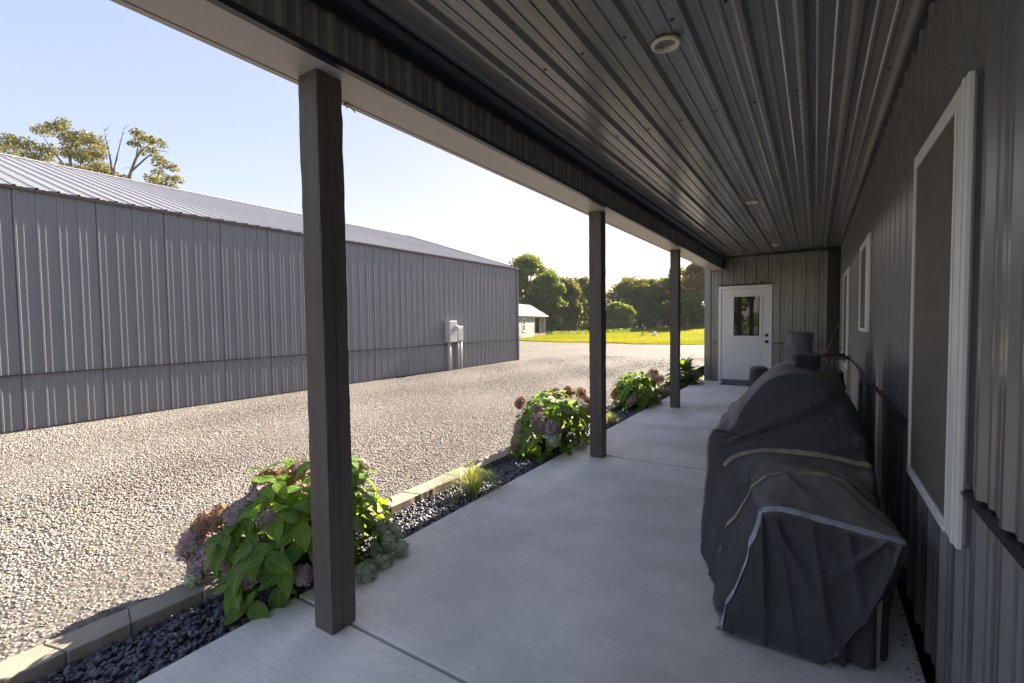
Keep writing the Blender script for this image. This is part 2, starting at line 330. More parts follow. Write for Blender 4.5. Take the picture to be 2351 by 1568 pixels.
bed=MB().box(-2.80,-2.30,-3,11.85,-.4,BEDZ).build('planting_bed',SOIL); tag(bed,'dark narrow planting bed between the edging and the porch slab',kind='structure')
def scol(n):
    b=np.clip(rng.normal(1,.38,n),.35,2.2); t=rng.random((n,3))*.25; return np.clip(b[:,None]*(.88+t*np.array([.5,.5,1.1])),.2,2.6)
for (a,b,dn) in ((-.3,5.0,3000),(5.0,11.8,2000)):
    q=scatter(-2.77,-2.325,a,b,dn,lambda x,y:BEDZ+rng.uniform(-.004,.022,len(x)))
    stones(q,.0195,.5,'slate_chips',SLATE,'black slate chips filling the bed '+('nearest the first post' if a<0 else 'toward the porch door'),tilt=.5,colf=scol)
# ------------------------------------------------------------ porch floor
floor=empty('porch_floor'); tag(floor,'grey broomed concrete porch floor with sawn joints',kind='structure')
js=[-2.0,1.445,4.77,8.02,11.86]
for i in range(4):
    MB().box(-2.313,.39,js[i]+(.009 if i<2 else .016),js[i+1]-(.009 if i<1 else .016),-.35,0).build('slab_section',SLAB,floor,bevel=.006)
MB().box(-2.30,.385,-1.99,11.86,-.36,-.03).build('joint_filler',mat('dark_joint_filler',(.02,.02,.02),rough=.95),floor)  # dark filler under the slabs, seen in the joints
deb=[]
q=np.stack([.385-np.abs(rng.normal(0,.035,420)),rng.uniform(1.2,11.5,420),np.full(420,.002)],1)
stones(q,.006,.5,'debris',mat('dark_crumbs',(.05,.042,.035),rough=.95,attr=True),'dark crumbs of dirt along the foot of the long wall',low=True,colf=lambda n: np.clip(rng.normal(1,.4,n),.3,2)[:,None]*np.ones(3))
# ------------------------------------------------------------ edging blocks
edging=empty('garden_edging',(-2.86,5,0),0,'row of tan concrete blocks edging the slate bed','garden edging'); edging.location=(0,0,0)
y=-.77; k=0; vary=[MB() for _ in range(1)]
while y<11.6:
    L=.277; sk=.022 if k%2 else -.022
    y0,y1=y+.0025,y+L-.0025
    jx=R_.uniform(-.006,.006); jz=R_.uniform(-.004,.004); xi=-2.775+jx+.012*math.sin(y*.9); xo=xi-.165
    top=.016+jz
    m=MB(); bmx=[(xi,y0+sk),(xi,y1-sk),(xo,y1+sk),(xo,y0-sk)]
    # rough split inner face: subdivided
    n=6; b=0; vs_=[]; 
    pts=[]
    for i in range(n+1):
        t=i/n; yy=bmx[0][1]*(1-t)+bmx[1][1]*t; pts.append((xi+R_.uniform(-.004,.004)+.004*math.sin(t*3.14),yy))
    poly=[(x_,y_,-.14) for x_,y_ in pts]+[(bmx[2][0],bmx[2][1],-.14),(bmx[3][0],bmx[3][1],-.14)]
    m.prism(poly,(0,0,top+.14)); m.build('edging_block',KERB,edging,bevel=.0035)
    y+=L; k+=1
# ------------------------------------------------------------ corrugated sheet
PIT_=.235
def profile(npitch,major=.021,minor=.0075,hb=.028,ht=.012):
    pts=[]
    for i in range(npitch):
        o=i*PIT_
        pts+=[(o-hb,0),(o-ht,major),(o+ht,major),(o+hb,0)]
        for q in (1,2):
            c=o+PIT_*q/3+.002; pts+=[(c-.016,0),(c-.007,minor),(c+.007,minor),(c+.016,0)]
    pts.append((npitch*PIT_-.0285,0)); return pts
PRO=profile(4)
MINOR=.0065; HB=.028; HT=.012; MAJOR=.019
def panel_mesh(name,dirn,out,ext,npitch=4,lip=True):
    """ribs repeat along dirn, stand proud along out, sheet swept by ext; origin at the first rib"""
    D=Vector(dirn); O=Vector(out); m=MB(); pro=profile(npitch,MAJOR,MINOR,HB,HT)
    pts=[D*s+O*h for s,h in pro]; m.strip(pts,ext)
    return m.mesh(name)
# ------------------------------------------------------------ the house with its porch
EY0=11.87
house=empty('porch_house',(0,0,0),0,'charcoal steel house with a covered porch, white door and windows','house')
WX=.437; CZ=lambda x:2.8805+.0225*x     # ceiling height
side=MB(); side.box(WX+.012,8.4,-.2,16,-.3,2.93).build('side_wall',BACK,house); side=house.children[-1]
up=panel_mesh('wall_panel',(0,1,0),(-1,0,0),(0,0,2.0-.012)); lo=panel_mesh('wall_panel',(0,1,0),(-1,0,0),(0,0,.875))
for i in range(-4,13):
    y0=1.72+i*.94-.94
    if y0>11.4 or y0<-.3: continue
    if y0+.94>11.9: 
        a=panel_mesh('wall_panel',(0,1,0),(-1,0,0),(0,0,2.0-.012),max(1,int((11.9-y0)/PIT_))); b=panel_mesh('wall_panel',(0,1,0),(-1,0,0),(0,0,.875),max(1,int((11.9-y0)/PIT_)))
    else: a,b=up,lo
    link('wall_panel',a,HOUSE,side,(WX,y0,.892)); link('wall_panel',b,HOUSE,side,(WX+.002,y0,-.012))
# wainscot rail in pieces between the windows
RAIL=mat('rail_trim_steel',(.03,.03,.034),rough=.35)
for a,b in ((-.2,2.10),(3.09,8.51),(10.03,11.88)):
    m=MB(); m.prism([(WX+.005,a,.866),(WX-.027,a,.866),(WX-.027,a,.874),(WX+.005,a,.882)],(0,b-a,0)); m.build('wall_rail',RAIL,side)
# screws
def hexes(pts,axis,r=.0055,h=.008):
    m=MB()
    for p in pts:
        prof=[(r*1.5,0),(r*1.5,.002),(r,.002),(r,h),(0.0005,h)]
        sgn={'-X':-1,'-Z':-1,'-Y':-1,'+X':1}[axis]
        m.lathe([(a,b*sgn) for a,b in prof],p,6,axis[1])
    return m
pts=[]
for row in (1.84,1.23,.93,2.55):
    for i in range(-10,44):
        y0=1.72+i*PIT_+.045
        if -.1<y0<11.6 and not ((2.05<y0<3.1 and row<2.3) or (5.3<y0<6.5 and 1.2<row<2.3) or (8.5<y0<10.05 and row<2.3)): pts.append((WX,y0,row+R_.uniform(-.006,.006)))
for row in (.45,.10):
    for i in range(-10,44): 
        y0=1.72+i*PIT_+.045
        if -.1<y0<11.6: pts.append((WX+.002,y0,row))
s=hexes(pts,'-X').build('screws',TRIM,house); s['kind']='stuff'
# ceiling
ceil=MB().prism([(-2.02,-.25,CZ(-2.02)+.03),(.45,-.25,CZ(.45)+.03),(.45,-.25,CZ(.45)+.06),(-2.02,-.25,CZ(-2.02)+.06)],(0,12.13,0)).build('ceiling',BACK,house)
slope=math.atan(.0225)
for k in range(3):
    # first rib positions run from the wall outward
    x0=.397-.0-(k*4)*.236; npz=4 if k<2 else 2
    m=MB(); pts=[]
    for s_,h_ in profile(npz,.027,.006,.031,.011):
        x=x0-s_*(.236/PIT_); x=min(x,.43); pts.append((x,-.25,CZ(x)+.022-h_))
    m.strip(pts,(0,12.12,0)); m.build('ceiling_panel',HOUSE,ceil)
pts=[]
for i in range(10):
    for yy in (.1,1.2,2.4,3.6,4.8,6.0,7.2,8.4,9.6,10.8):
        x=.397-i*.236-.05
        if x>-1.6: pts.append((x,yy+R_.uniform(-.02,.02),CZ(x)+.0215))
s=hexes(pts,'-Z',.0065,.007).build('screws',TRIM,house); s['kind']='stuff'
MB().prism([(.405,-.25,2.872),(.437,-.25,2.874),(.437,-.25,2.80),(.4335,-.25,2.80),(.4335,-.25,2.862),(.405,-.25,2.862)],(0,12.11,0)).build('ceiling_trim',TRIM,house)
# beam boxed in trim: soffit underside, ribbed inner face
beam=MB().box(-2.055,-1.795,-.25,11.86,2.588,2.84).build('beam',BACK,house)
so_=MB(); so_.box(-2.035,-1.800,-.25,11.86,2.5815,2.588); so_.build('soffit',SOFFIT,beam)
MB().box(-2.07,-2.038,-.25,11.86,2.578,2.86).build('drip_trim',SOFFIT,beam)
MB().prism([(-1.797,-.25,2.5785),(-1.764,-.25,2.5785),(-1.764,-.25,2.606),(-1.768,-.25,2.606),(-1.768,-.25,2.5825),(-1.797,-.25,2.5825)],(0,12.11,0)).build('bottom_trim',mat('navy_trim',(.022,.023,.034),rough=.32),beam)
MB().prism([(-1.785,-.25,2.792),(-1.762,-.25,2.790),(-1.762,-.25,2.822),(-1.715,-.25,2.826),(-1.675,-.25,CZ(-1.675)),(-1.675,-.25,CZ(-1.675)+.03),(-1.785,-.25,2.86)],(0,12.11,0)).build('top_trim',TRIM,beam)
fas=panel_mesh('fascia_panel',(0,1,0),(1,0,0),(0,0,.215))
for i in range(-2,12):
    y0=1.397-.03+i*.94
    if y0+.94>11.9 or y0<-.6: continue
    link('fascia_panel',fas,HOUSE,beam,(-1.790,y0,2.59))
fas2=panel_mesh('fascia_panel',(0,1,0),(1,0,0),(0,0,.19),1)
y0=1.397-.03+12*.94-.94*1
pts=[(-1.762,1.2+.6*i+.02,2.806) for i in range(18)]
s=hexes(pts,'+X',.006,.006).build('screws',TRIM,house); s['kind']='stuff'
# roof over everything
m=MB(); m.prism([(-2.13,-.4,2.87),(-2.13,-.4,2.93),(4.4,-.4,4.45),(10.9,-.4,2.93),(10.9,-.4,2.87),(4.4,-.4,4.39)],(0,17.1,0)); m.build('roof',BARN,house)
MB().prism([(-1.9,-.3,2.93),(10.5,-.3,2.93),(4.4,-.3,4.38)],(0,.1,0)).build('gable',HOUSE,house)
MB().prism([(-2.1,15.9,2.84),(10.7,15.9,2.84),(10.7,15.9,2.96),(4.4,15.9,4.40),(-2.1,15.9,2.90)],(0,.1,0)).build('gable',HOUSE,house)
MB().prism([(-2.12,EY0,2.83),(-2.12,EY0,2.90),(-2.05,EY0,2.90),(-2.05,EY0,2.83)],(0,4.1,0)).build('eave_board',TRIM,house)
# posts
def post_mesh(seed,h=2.58,w=.134):
    r=random.Random(seed); bm=bmesh.new(); n=40; rings=[]
    for i in range(n+1):
        z=h*i/n; c=[]
        for (sx,sy) in ((0,0),(1,0),(1,1),(0,1)):
            for (dx,dy) in ((.004,0),) : pass
            c.append(bm.verts.new((-w+w*sx+r.uniform(-.0012,.0012),w*sy+r.uniform(-.0012,.0012),z)))
        rings.append(c)
    for i in range(n):
        for k in range(4): bm.faces.new((rings[i][k],rings[i][(k+1)%4],rings[i+1][(k+1)%4],rings[i+1][k]))
    bm.faces.new(rings[-1]); bm.edges.ensure_lookup_table()
    ed=[e for e in bm.edges if abs(e.verts[0].co.z-e.verts[1].co.z)>.01]
    bmesh.ops.bevel(bm,geom=ed,offset=.004,segments=1,affect='EDGES'); bmesh.ops.recalc_face_normals(bm,faces=bm.faces[:])
    me=bpy.data.meshes.new('post'); bm.to_mesh(me); bm.free(); return me
P1Y=1.339; PS=3.2976
for i,(cr,lab) in enumerate(((('Y',.062,1.95),'dark timber post with a long drying crack, beside the nearest hydrangea'),(('X',-.05,1.6),'dark timber post with cracks low on its near face, second along the bed'),(('X',-.09,.9),'dark timber post nearest the white door'),)):
    o=link('post',post_mesh(i),woodmat('stained_timber_%d'%i,cr),house,(-1.871,P1Y+i*PS,0)); o['label']=lab
o=link('post',post_mesh(9),woodmat('stained_timber_9',('X',-.05,1)),house,(-1.871,-.17,0))
# end wall of the bump-out with the door
EY=11.89
endw=MB(); endw.box(-2.19,.45,EY+.012,16,-.3,2.90); endw=endw.build('end_wall',BACK,house)
eu=[]
def endpanel(x0,npz,z0,z1):
    m=MB(); pts=[(x0+s_,EY+.008-h_,z0) for s_,h_ in profile(npz)]; m.strip(pts,(0,0,z1-z0)); m.build('wall_panel',HOUSE,endw)
# panels run round the door: left of it, above it, right of it
endpanel(-2.075,1,.905,2.86); endpanel(-2.075,1,-.01,.888)
endpanel(-1.84,4,2.235,2.86); endpanel(-.90+.0,4,2.235,2.86) if False else None
endpanel(-.898,1,2.235,2.86)
endpanel(-.663,3,.905,2.87); endpanel(-.663,3,-.01,.888); endpanel(.042,1,.905,2.88); endpanel(.042,1,-.01,.888)
m=MB(); m.box(-.79,-.685,EY-.002,EY+.008,.905,2.23); m.box(-.79,-.685,EY-.001,EY+.008,-.01,.888); m.build('wall_filler',HOUSE,endw)
MB().box(.205,.4165,EY-.022,EY+.01,-.01,2.875).build('corner_trim',mat('dark_corner_trim',(.035,.034,.034),rough=.45),endw)
MB().box(-2.20,-2.075,EY-.024,EY+.006,-.05,2.84).box(-2.205,-2.19,EY-.02,EY+.1,-.05,2.84).build('corner_trim',HOUSE,endw,bevel=.003)
MB().box(-2.07,-1.90,EY-.032,EY+.006,.886,.904).box(-.79,.204,EY-.032,EY+.006,.886,.904).build('wall_rail',RAIL,endw)
MB().box(-2.06,.41,EY-.03,EY+.006,2.845,2.862).build('top_trim',TRIM,endw)
pts=[]
for i in range(5):
    for z in (1.15,1.75,2.35,2.6): pts.append((-.62+.235*i+.04,EY+.008,z))
s=hexes(pts,'-Y',.006,.007).build('screws',TRIM,house); s['kind']='stuff'
lw=MB().box(-2.205,-2.19,EY+.1,16,-.3,2.84).build('bump_out_side',HOUSE,house)
# the door
door=MB(); yF=EY-.034
door.box(-1.895,-1.835,yF,EY+.02,0,2.20); door.box(-.862,-.797,yF,EY+.02,0,2.20); door.box(-1.835,-.862,yF,EY+.02,2.13,2.20)
door=door.build('door',WHITE,house,bevel=.004); door['label']='white half-glass entry door at the end of the porch'
MB().box(-1.835,-.862,yF+.004,EY+.02,.0,.05).build('threshold',mat('threshold_metal',(.22,.21,.2),rough=.4,metal=.6),door)
MB().box(-1.915,-.78,yF-.004,EY+.012,2.203,2.222).build('drip_cap',TRIM,door)
lf=MB(); yl=EY-.016
gx0,gx1,gz0,gz1=-1.567,-1.046,1.063,1.947
lf.box(-1.832,gx0-.055,yl,EY+.02,.055,2.125); lf.box(gx1+.055,-.866,yl,EY+.02,.055,2.125); lf.box(gx0-.055,gx1+.055,yl,EY+.02,gz1+.055,2.125); lf.box(gx0-.055,gx1+.055,yl,EY+.02,.055,gz0-.055)
lf.build('door_leaf',DOORW,door)
def ring(m,x0,x1,z0,z1,w,y0,y1):
    m.box(x0,x0+w,y0,y1,z0,z1); m.box(x1-w,x1,y0,y1,z0,z1); m.box(x0+w,x1-w,y0,y1,z1-w,z1); m.box(x0+w,x1-w,y0,y1,z0,z0+w); return m
ring(MB(),gx0-.06,gx1+.06,gz0-.06,gz1+.06,.06,yl-.012,EY+.005).build('glass_frame',DOORW,door,bevel=.006)
ring(MB(),-1.60,-1.012,.325,.845,.022,yl-.006,yl+.004).build('panel_moulding',DOORW,door,bevel=.003)
MB().box(-1.565,-1.047,yl-.0035,yl+.003,.36,.81).build('door_panel',DOORW,door,bevel=.002)
def glassmat(name,col,rough=.03,spec=.9):
    m,n,l=nt(name); P=n['Principled BSDF']; P.inputs['Base Color'].default_value=(*col,1); P.inputs['Roughness'].default_value=rough; P.inputs['Specular IOR Level'].default_value=spec; P.inputs['IOR'].default_value=1.55; return m
PANE=glassmat('dark_window_glass',(.012,.012,.011))
MB().box(gx0-.004,gx1+.004,yl+.006,yl+.014,gz0-.004,gz1+.004).build('door_pane',glassmat('door_glass',(.02,.021,.018),.015,1.0),door)
m=MB()
for i in range(44):
    z=gz0+.01+i*.0198
    if z<gz1-.01: m.box(gx0+.03,gx1-.03,yl+.0035,yl+.005,z,z+.0022)
m.box(gx0+.05,gx0+.053,yl+.003,yl+.0048,gz0,gz1); m.box(gx1-.055,gx1-.052,yl+.003,yl+.0048,gz0,gz1)
bl=m.build('blind_slats',mat('blind_grey',(.12,.12,.115),rough=.6),door); bl['kind']='stuff'
BRONZE=mat('dark_bronze',(.06,.052,.048),rough=.3,metal=.7)
for nm,z in (('deadbolt',1.077),('door_knob',.935)):
    m=MB(); m.lathe([(.036,0),(.036,-.008),(.030,-.012),(.014,-.014),(.014,-.03),(.026,-.036),(.028,-.05),(.018,-.058),(.001,-.059)] if nm=='door_knob' else [(.036,0),(.036,-.01),(.03,-.02),(.02,-.024),(.001,-.024)],(-.903,yl,z),20,'Y'); m.build(nm,BRONZE,door,smooth=True)
sen=empty('door_sensor',(-1.018,EY-.02,2.225),0,'small silver bracket with a dark eye sitting above the white door','sensor')
SILV=mat('silver_plastic',(.45,.44,.42),rough=.35)
m=MB(); m.box(-.042,-.034,-.035,.02,0,.075).box(.034,.042,-.035,.02,0,.075).box(-.034,.034,-.035,.02,.066,.075); m.build('bracket',SILV,sen,bevel=.002)
MB().box(-.025,.025,-.03,.02,.004,.06).build('eye',BACK,sen,bevel=.004)
# windows on the long wall
SCREEN0=mat('insect_screen',(.23,.21,.18),rough=.7,var=.08,fine=.2,fscale=400,spec=.2)
SCREEN=SCREEN0; n_,l_=SCREEN.node_tree.nodes,SCREEN.node_tree.links
tr_=n_.new('ShaderNodeBsdfTransparent'); ms_=n_.new('ShaderNodeMixShader'); ms_.inputs[0].default_value=.40; l_.new(n_['Principled BSDF'].outputs[0],ms_.inputs[1]); l_.new(tr_.outputs[0],ms_.inputs[2]); l_.new(ms_.outputs[0],n_['Material Output'].inputs[0])
def window(y0,y1,z0,z1,jn,jf,label,rail=None):
    xf=.402; w=MB()
    w.box(xf,.419,y0,y0+jn,z0,z1); w.box(.4195,.445,y0+.035,y0+jn-.004,z0+.004,z1-.004); w.box(xf,.45,y1-jf,y1,z0,z1); w.box(xf+.001,.45,y0+jn,y1-jf,z1-.055,z1); w.box(xf+.001,.45,y0+jn,y1-jf,z0,z0+.03)
    w=w.build('window',WHITE,house,bevel=.003); w['label']=label
    # stepped profile of the near jamb and outer flange
    MB().box(xf-.006,xf-.0005,y0+.035,y0+.06,z0+.004,z1-.004).box(xf-.004,xf-.0005,y0+jn-.03,y0+jn-.008,z0+.03,z1-.055).build('jamb_bead',WHITE,w,bevel=.002)
    MB().box(xf+.010,xf+.012,y0+jn-.002,y1-jf+.002,z0+.028,z1-.05).build('screen',SCREEN,w)
    ya,yb=y0+jn,y1-jf
    MB().box(xf+.016,xf+.024,ya,yb,(z0+z1)/2-.02,(z0+z1)/2+.02).build('meeting_rail',WHITE,w)
    MB().box(xf+.026,xf+.03,ya-.002,yb+.002,z0+.02,z1-.05).build('pane',PANE,w)
    MB().box(xf-.005,xf+.005,ya,yb,z0-.004,z0+.02).build('sill',WHITE,w,bevel=.002)
    return w
window(2.085,3.075,.676,2.229,.162,.024,'large white screened window nearest the camera end of the wall')
window(5.34,6.45,1.311,2.213,.30,.10,'small high white window, middle one on the long wall')
window(8.52,10.02,.678,2.19,.32,.10,'tall white window beside the leaning brooms')
# ------------------------------------------------------------ recessed lights
GLOW=mat('frosted_lens',(.72,.68,.6),rough=.5)
for i,(yy,lab) in enumerate(((2.55,'round white recessed ceiling light nearest the big window'),(6.53,'round white recessed ceiling light halfway along the porch'),(10.6,'round white recessed ceiling light in front of the door wall'))):
    r=empty('recessed_light',(-.668,yy,CZ(-.668)+.001),0,lab,'ceiling light','recessed lights in the porch ceiling')
    MB().lathe([(.074,.010),(.074,.0015),(.068,-.0025),(.056,-.0015),(.050,.02),(.048,.045)],n=32).build('trim_ring',mat('cream_trim',(.74,.68,.56),rough=.4),r,smooth=True)
    MB().lathe([(.048,.043),(.02,.045),(.0005,.045)],n=32).build('lens',GLOW,r,smooth=True)
# ------------------------------------------------------------ the barn
barn=empty('metal_barn',(0,0,0),0,'long grey ribbed steel barn with a pale steel roof','barn')
BX=-9.7; BY0,BY1=-7.0,15.6; RX,RZ=-15.8,5.43; EV=3.49
m=MB(); m.prism([(BX-.035,BY0,-.3),(BX-.035,BY0,EV-.05),(RX,BY0,RZ-.1),(2*RX-BX+.035,BY0,EV-.05),(2*RX-BX+.035,BY0,-.3)],(0,BY1-BY0,0)); bw=m.build('barn_wall',BARN,barn)
MINOR=.009; HB=.018; HT=.010; MAJOR=.015
bu=panel_mesh('wall_panel',(0,1,0),(1,0,0),(0,0,EV-.03-.775)); bl_=panel_mesh('wall_panel',(0,1,0),(1,0,0),(0,0,.84))
y0=1.93-.94*9
while y0+.5<BY1:
    npz=min(4,max(1,int((BY1-y0)/PIT_)))
    a=bu if npz==4 else panel_mesh('wall_panel',(0,1,0),(1,0,0),(0,0,EV-.03-.775),npz); b=bl_ if npz==4 else panel_mesh('wall_panel',(0,1,0),(1,0,0),(0,0,.84),npz)
    link('wall_panel',a,BARN,bw,(BX-.02,y0,.772)); link('wall_panel',b,BARN,bw,(BX-.023,y0,-.09)); y0+=.94
MB().box(BX-.02,BX+.012,BY0,BY1-.05,.752,.770).build('wall_rail',TRIM,bw)
MB().box(BX-.12,BX+.012,BY1-.12,BY1+.015,-.1,EV-.01).build('corner_trim',TRIM,bw)
MB().box(BX-.03,BX+.006,BY0,BY1,-.1,-.035).build('base_trim',TRIM,bw)
# roof slope in sheets
sl_=math.atan2(RZ-EV,BX-RX); ux=Vector((math.cos(sl_),0,-math.sin(sl_))); nz=Vector((math.sin(sl_),0,math.cos(sl_)))
Lr=(BX+.045-RX)/math.cos(sl_)
m=MB(); m.prism([(RX,BY0-.1,RZ-.03),(BX+.02,BY0-.1,RZ-.03-(BX+.02-RX)*math.tan(sl_)),(BX+.02,BY0-.1,RZ-.005-(BX+.02-RX)*math.tan(sl_)),(RX,BY0-.1,RZ-.005),(2*RX-BX-.1,BY0-.1,RZ-.005-(BX+.1-RX)*math.tan(sl_)),(2*RX-BX-.1,BY0-.1,RZ-.03-(BX+.1-RX)*math.tan(sl_))],(0,BY1-BY0+.2,0)); rf=m.build('barn_roof',BROOF,barn)
def roof_panel(npz):
    m=MB(); m.strip([Vector((RX,s_,RZ))+nz*(h_+.004) for s_,h_ in profile(npz)],ux*Lr)
    # folded drip edge shows the rib ends
    return m.mesh('roof_panel')
rp=roof_panel(4); y0=1.93-.94*9
while y0+.2<BY1+.1:
    npz=min(4,max(1,int((BY1+.1-y0)/PIT_))); link('roof_panel',rp if npz==4 else roof_panel(npz),BROOF,rf,(0,y0,0)); y0+=.94
rust=mat('brown_drip_edge',(.11,.085,.07),rough=.6)
ex=RX+ux.x*Lr; ez=RZ+ux.z*Lr
MB().box(ex-.03,ex-.006,BY0-.1,BY1+.1,ez-.035,ez+.002).build('eave_trim',rust,rf)
MB().prism([(RX+.22,BY0-.12,RZ+.03-.22*math.tan(sl_)),(RX,BY0-.12,RZ+.034),(RX-.22,BY0-.12,RZ+.03-.22*math.tan(sl_)),(RX-.22,BY0-.12,RZ+.022-.22*math.tan(sl_)),(RX,BY0-.12,RZ+.024),(RX+.22,BY0-.12,RZ+.022-.22*math.tan(sl_))],(0,BY1-BY0+.24,0)).build('ridge_cap',BROOF,rf)
MB().prism([(ex,BY1+.1,ez+.03),(RX,BY1+.1,RZ+.035),(RX,BY1+.1,RZ-.12),(ex,BY1+.1,ez-.12)],(0,.018,0)).build('rake_trim',TRIM,rf)
pts=[]
i=0; y0=1.93-.94*9
while y0<BY1-.2:
    for z in (3.1,2.35,1.6,1.0,.55,.05): pts.append((BX-.02,y0+.045,z))
    y0+=PIT_
s=hexes(pts,'+X',.006,.006).build('screws',BARN,barn); s['kind']='stuff'
# meter boxes on the barn wall
GREY=mat('utility_grey',(.44,.45,.47),rough=.45,var=.05); PVC=mat('conduit_grey',(.42,.42,.43),rough=.5)
f=9.7/8.95
mb=empty('meter_box',(BX-.0,11.45,0),0,'larger grey electric meter box with a round glass meter, on the barn wall','electric meter')
def W(y): return y
MB().box(0,.19,-.185,.18,.83,1.49).build('cabinet',GREY,mb,bevel=.006)
MB().box(.19,.196,-.175,.17,.845,1.475).build('cover_plate',GREY,mb,bevel=.003)
m=MB(); m.lathe([(.085,.196),(.085,.22),(.092,.222),(.092,.24),(.078,.245),(.078,.30),(.06,.325),(.001,.33)],(0,.095,1.265),24,'X'); m.build('meter_dial',mat('ivory_meter',(.62,.56,.42),rough=.25),mb,smooth=True)
MB().box(.196,.198,.02,.08,1.05,1.09).build('rating_label',mat('label_grey',(.28,.28,.29),rough=.6),mb)
MB().tube([(.09,-.10,.83),(.09,-.10,-.08)],.052,12).build('conduit',PVC,mb,smooth=True)
MB().tube([(.06,.07,.83),(.06,.07,-.08)],.014,8).build('ground_wire',mat('bare_copper_grey',(.25,.22,.2),rough=.5),mb)
db=empty('disconnect_box',(BX,11.87,0),0,'smaller grey disconnect box with two conduits, right of the meter','switch box')
MB().box(0,.15,-.115,.115,.845,1.315).build('cabinet',GREY,db,bevel=.006)
MB().box(.15,.157,-.105,.105,.87,1.30).build('door_plate',GREY,db,bevel=.003)
MB().tube([(.08,-.07,.845),(.08,-.07,-.08)],.03,10).build('conduit',PVC,db,smooth=True)
MB().tube([(.08,.055,.845),(.08,.055,-.08)],.045,10).build('conduit',PVC,db,smooth=True)
# ------------------------------------------------------------ covered grills
def fabric(name,col,dust,dustamt=.6):
    m=mat(name,col,rough=.62,var=.2,vscale=5,fine=.25,fscale=160,bump=.3,bscale=180,spec=.5)
    n,l=m.node_tree.nodes,m.node_tree.links; P=n['Principled BSDF']; base=P.inputs['Base Color'].links[0].from_socket
    g=n.new('ShaderNodeNewGeometry'); sp=n.new('ShaderNodeSeparateXYZ'); l.new(g.outputs['Normal'],sp.inputs[0])
    r=n.new('ShaderNodeMapRange'); r.inputs[1].default_value=.5; r.inputs[2].default_value=1; r.inputs[4].default_value=dustamt; l.new(sp.outputs[2],r.inputs[0])
    tc=n.new('ShaderNodeTexCoord'); no=n.new('ShaderNodeTexNoise'); no.inputs['Scale'].default_value=3.5; no.inputs['Detail'].default_value=8; no.inputs['Roughness'].default_value=.7; l.new(tc.outputs['Object'],no.inputs[0])
    r2=n.new('ShaderNodeMapRange'); r2.inputs[1].default_value=.35; r2.inputs[2].default_value=.65; r2.inputs[3].default_value=.35; l.new(no.outputs[0],r2.inputs[0])
    mu=n.new('ShaderNodeMath'); mu.operation='MULTIPLY'; l.new(r.outputs[0],mu.inputs[0]); l.new(r2.outputs[0],mu.inputs[1])
    cb=n.new('ShaderNodeTexNoise'); cb.inputs['Scale'].default_value=6; cb.inputs['Detail'].default_value=2; cb.inputs['Distortion'].default_value=.5; l.new(tc.outputs['Object'],cb.inputs[0])
    rg=n.new('ShaderNodeMath'); rg.operation='PINGPONG'; rg.inputs[1].default_value=.16; l.new(cb.outputs[0],rg.inputs[0])
    b1=n.new('ShaderNodeBump'); b1.inputs['Strength'].default_value=.22; b1.inputs['Distance'].default_value=.06; l.new(rg.outputs[0],b1.inputs['Height'])
    old=P.inputs['Normal'].links[0].from_node; l.new(b1.outputs[0],old.inputs['Normal'])
    # scuffed pale scratches
    n2=n.new('ShaderNodeTexNoise'); n2.inputs['Scale'].default_value=5; n2.inputs['Detail'].default_value=10; n2.inputs['Roughness'].default_value=.8; l.new(tc.outputs['Object'],n2.inputs[0])
    r3=n.new('ShaderNodeMapRange'); r3.inputs[1].default_value=.62; r3.inputs[2].default_value=.72; r3.inputs[4].default_value=.5; l.new(n2.outputs[0],r3.inputs[0])
    ma=n.new('ShaderNodeMath'); ma.operation='MAXIMUM'; l.new(mu.outputs[0],ma.inputs[0]); l.new(r3.outputs[0],ma.inputs[1])
    k=n.new('ShaderNodeMix'); k.data_type='RGBA'; l.new(ma.outputs[0],k.inputs[0]); l.new(base,k.inputs[6]); k.inputs[7].default_value=(*dust,1); l.new(k.outputs[2],P.inputs['Base Color']); return m
COVER=fabric('black_canvas_cover',(.043,.042,.049),(.42,.39,.33))
def crspl(P,n):
    P=np.asarray(P,float); m=len(P); t=np.linspace(0,m-1,n); i=np.clip(t.astype(int),0,m-2); f=(t-i)[:,None]
    Q=np.concatenate([[2*P[0]-P[1]],P,[2*P[-1]-P[-2]]]).reshape(m+2,-1)
    a,b,c,d=Q[i],Q[i+1],Q[i+2],Q[i+3]; f2=f*f; f3=f2*f
    out=.5*((2*b)+(-a+c)*f+(2*a-5*b+4*c-d)*f2+(-a+3*b-3*c+d)*f3); return out.reshape((n,)+P.shape[1:])
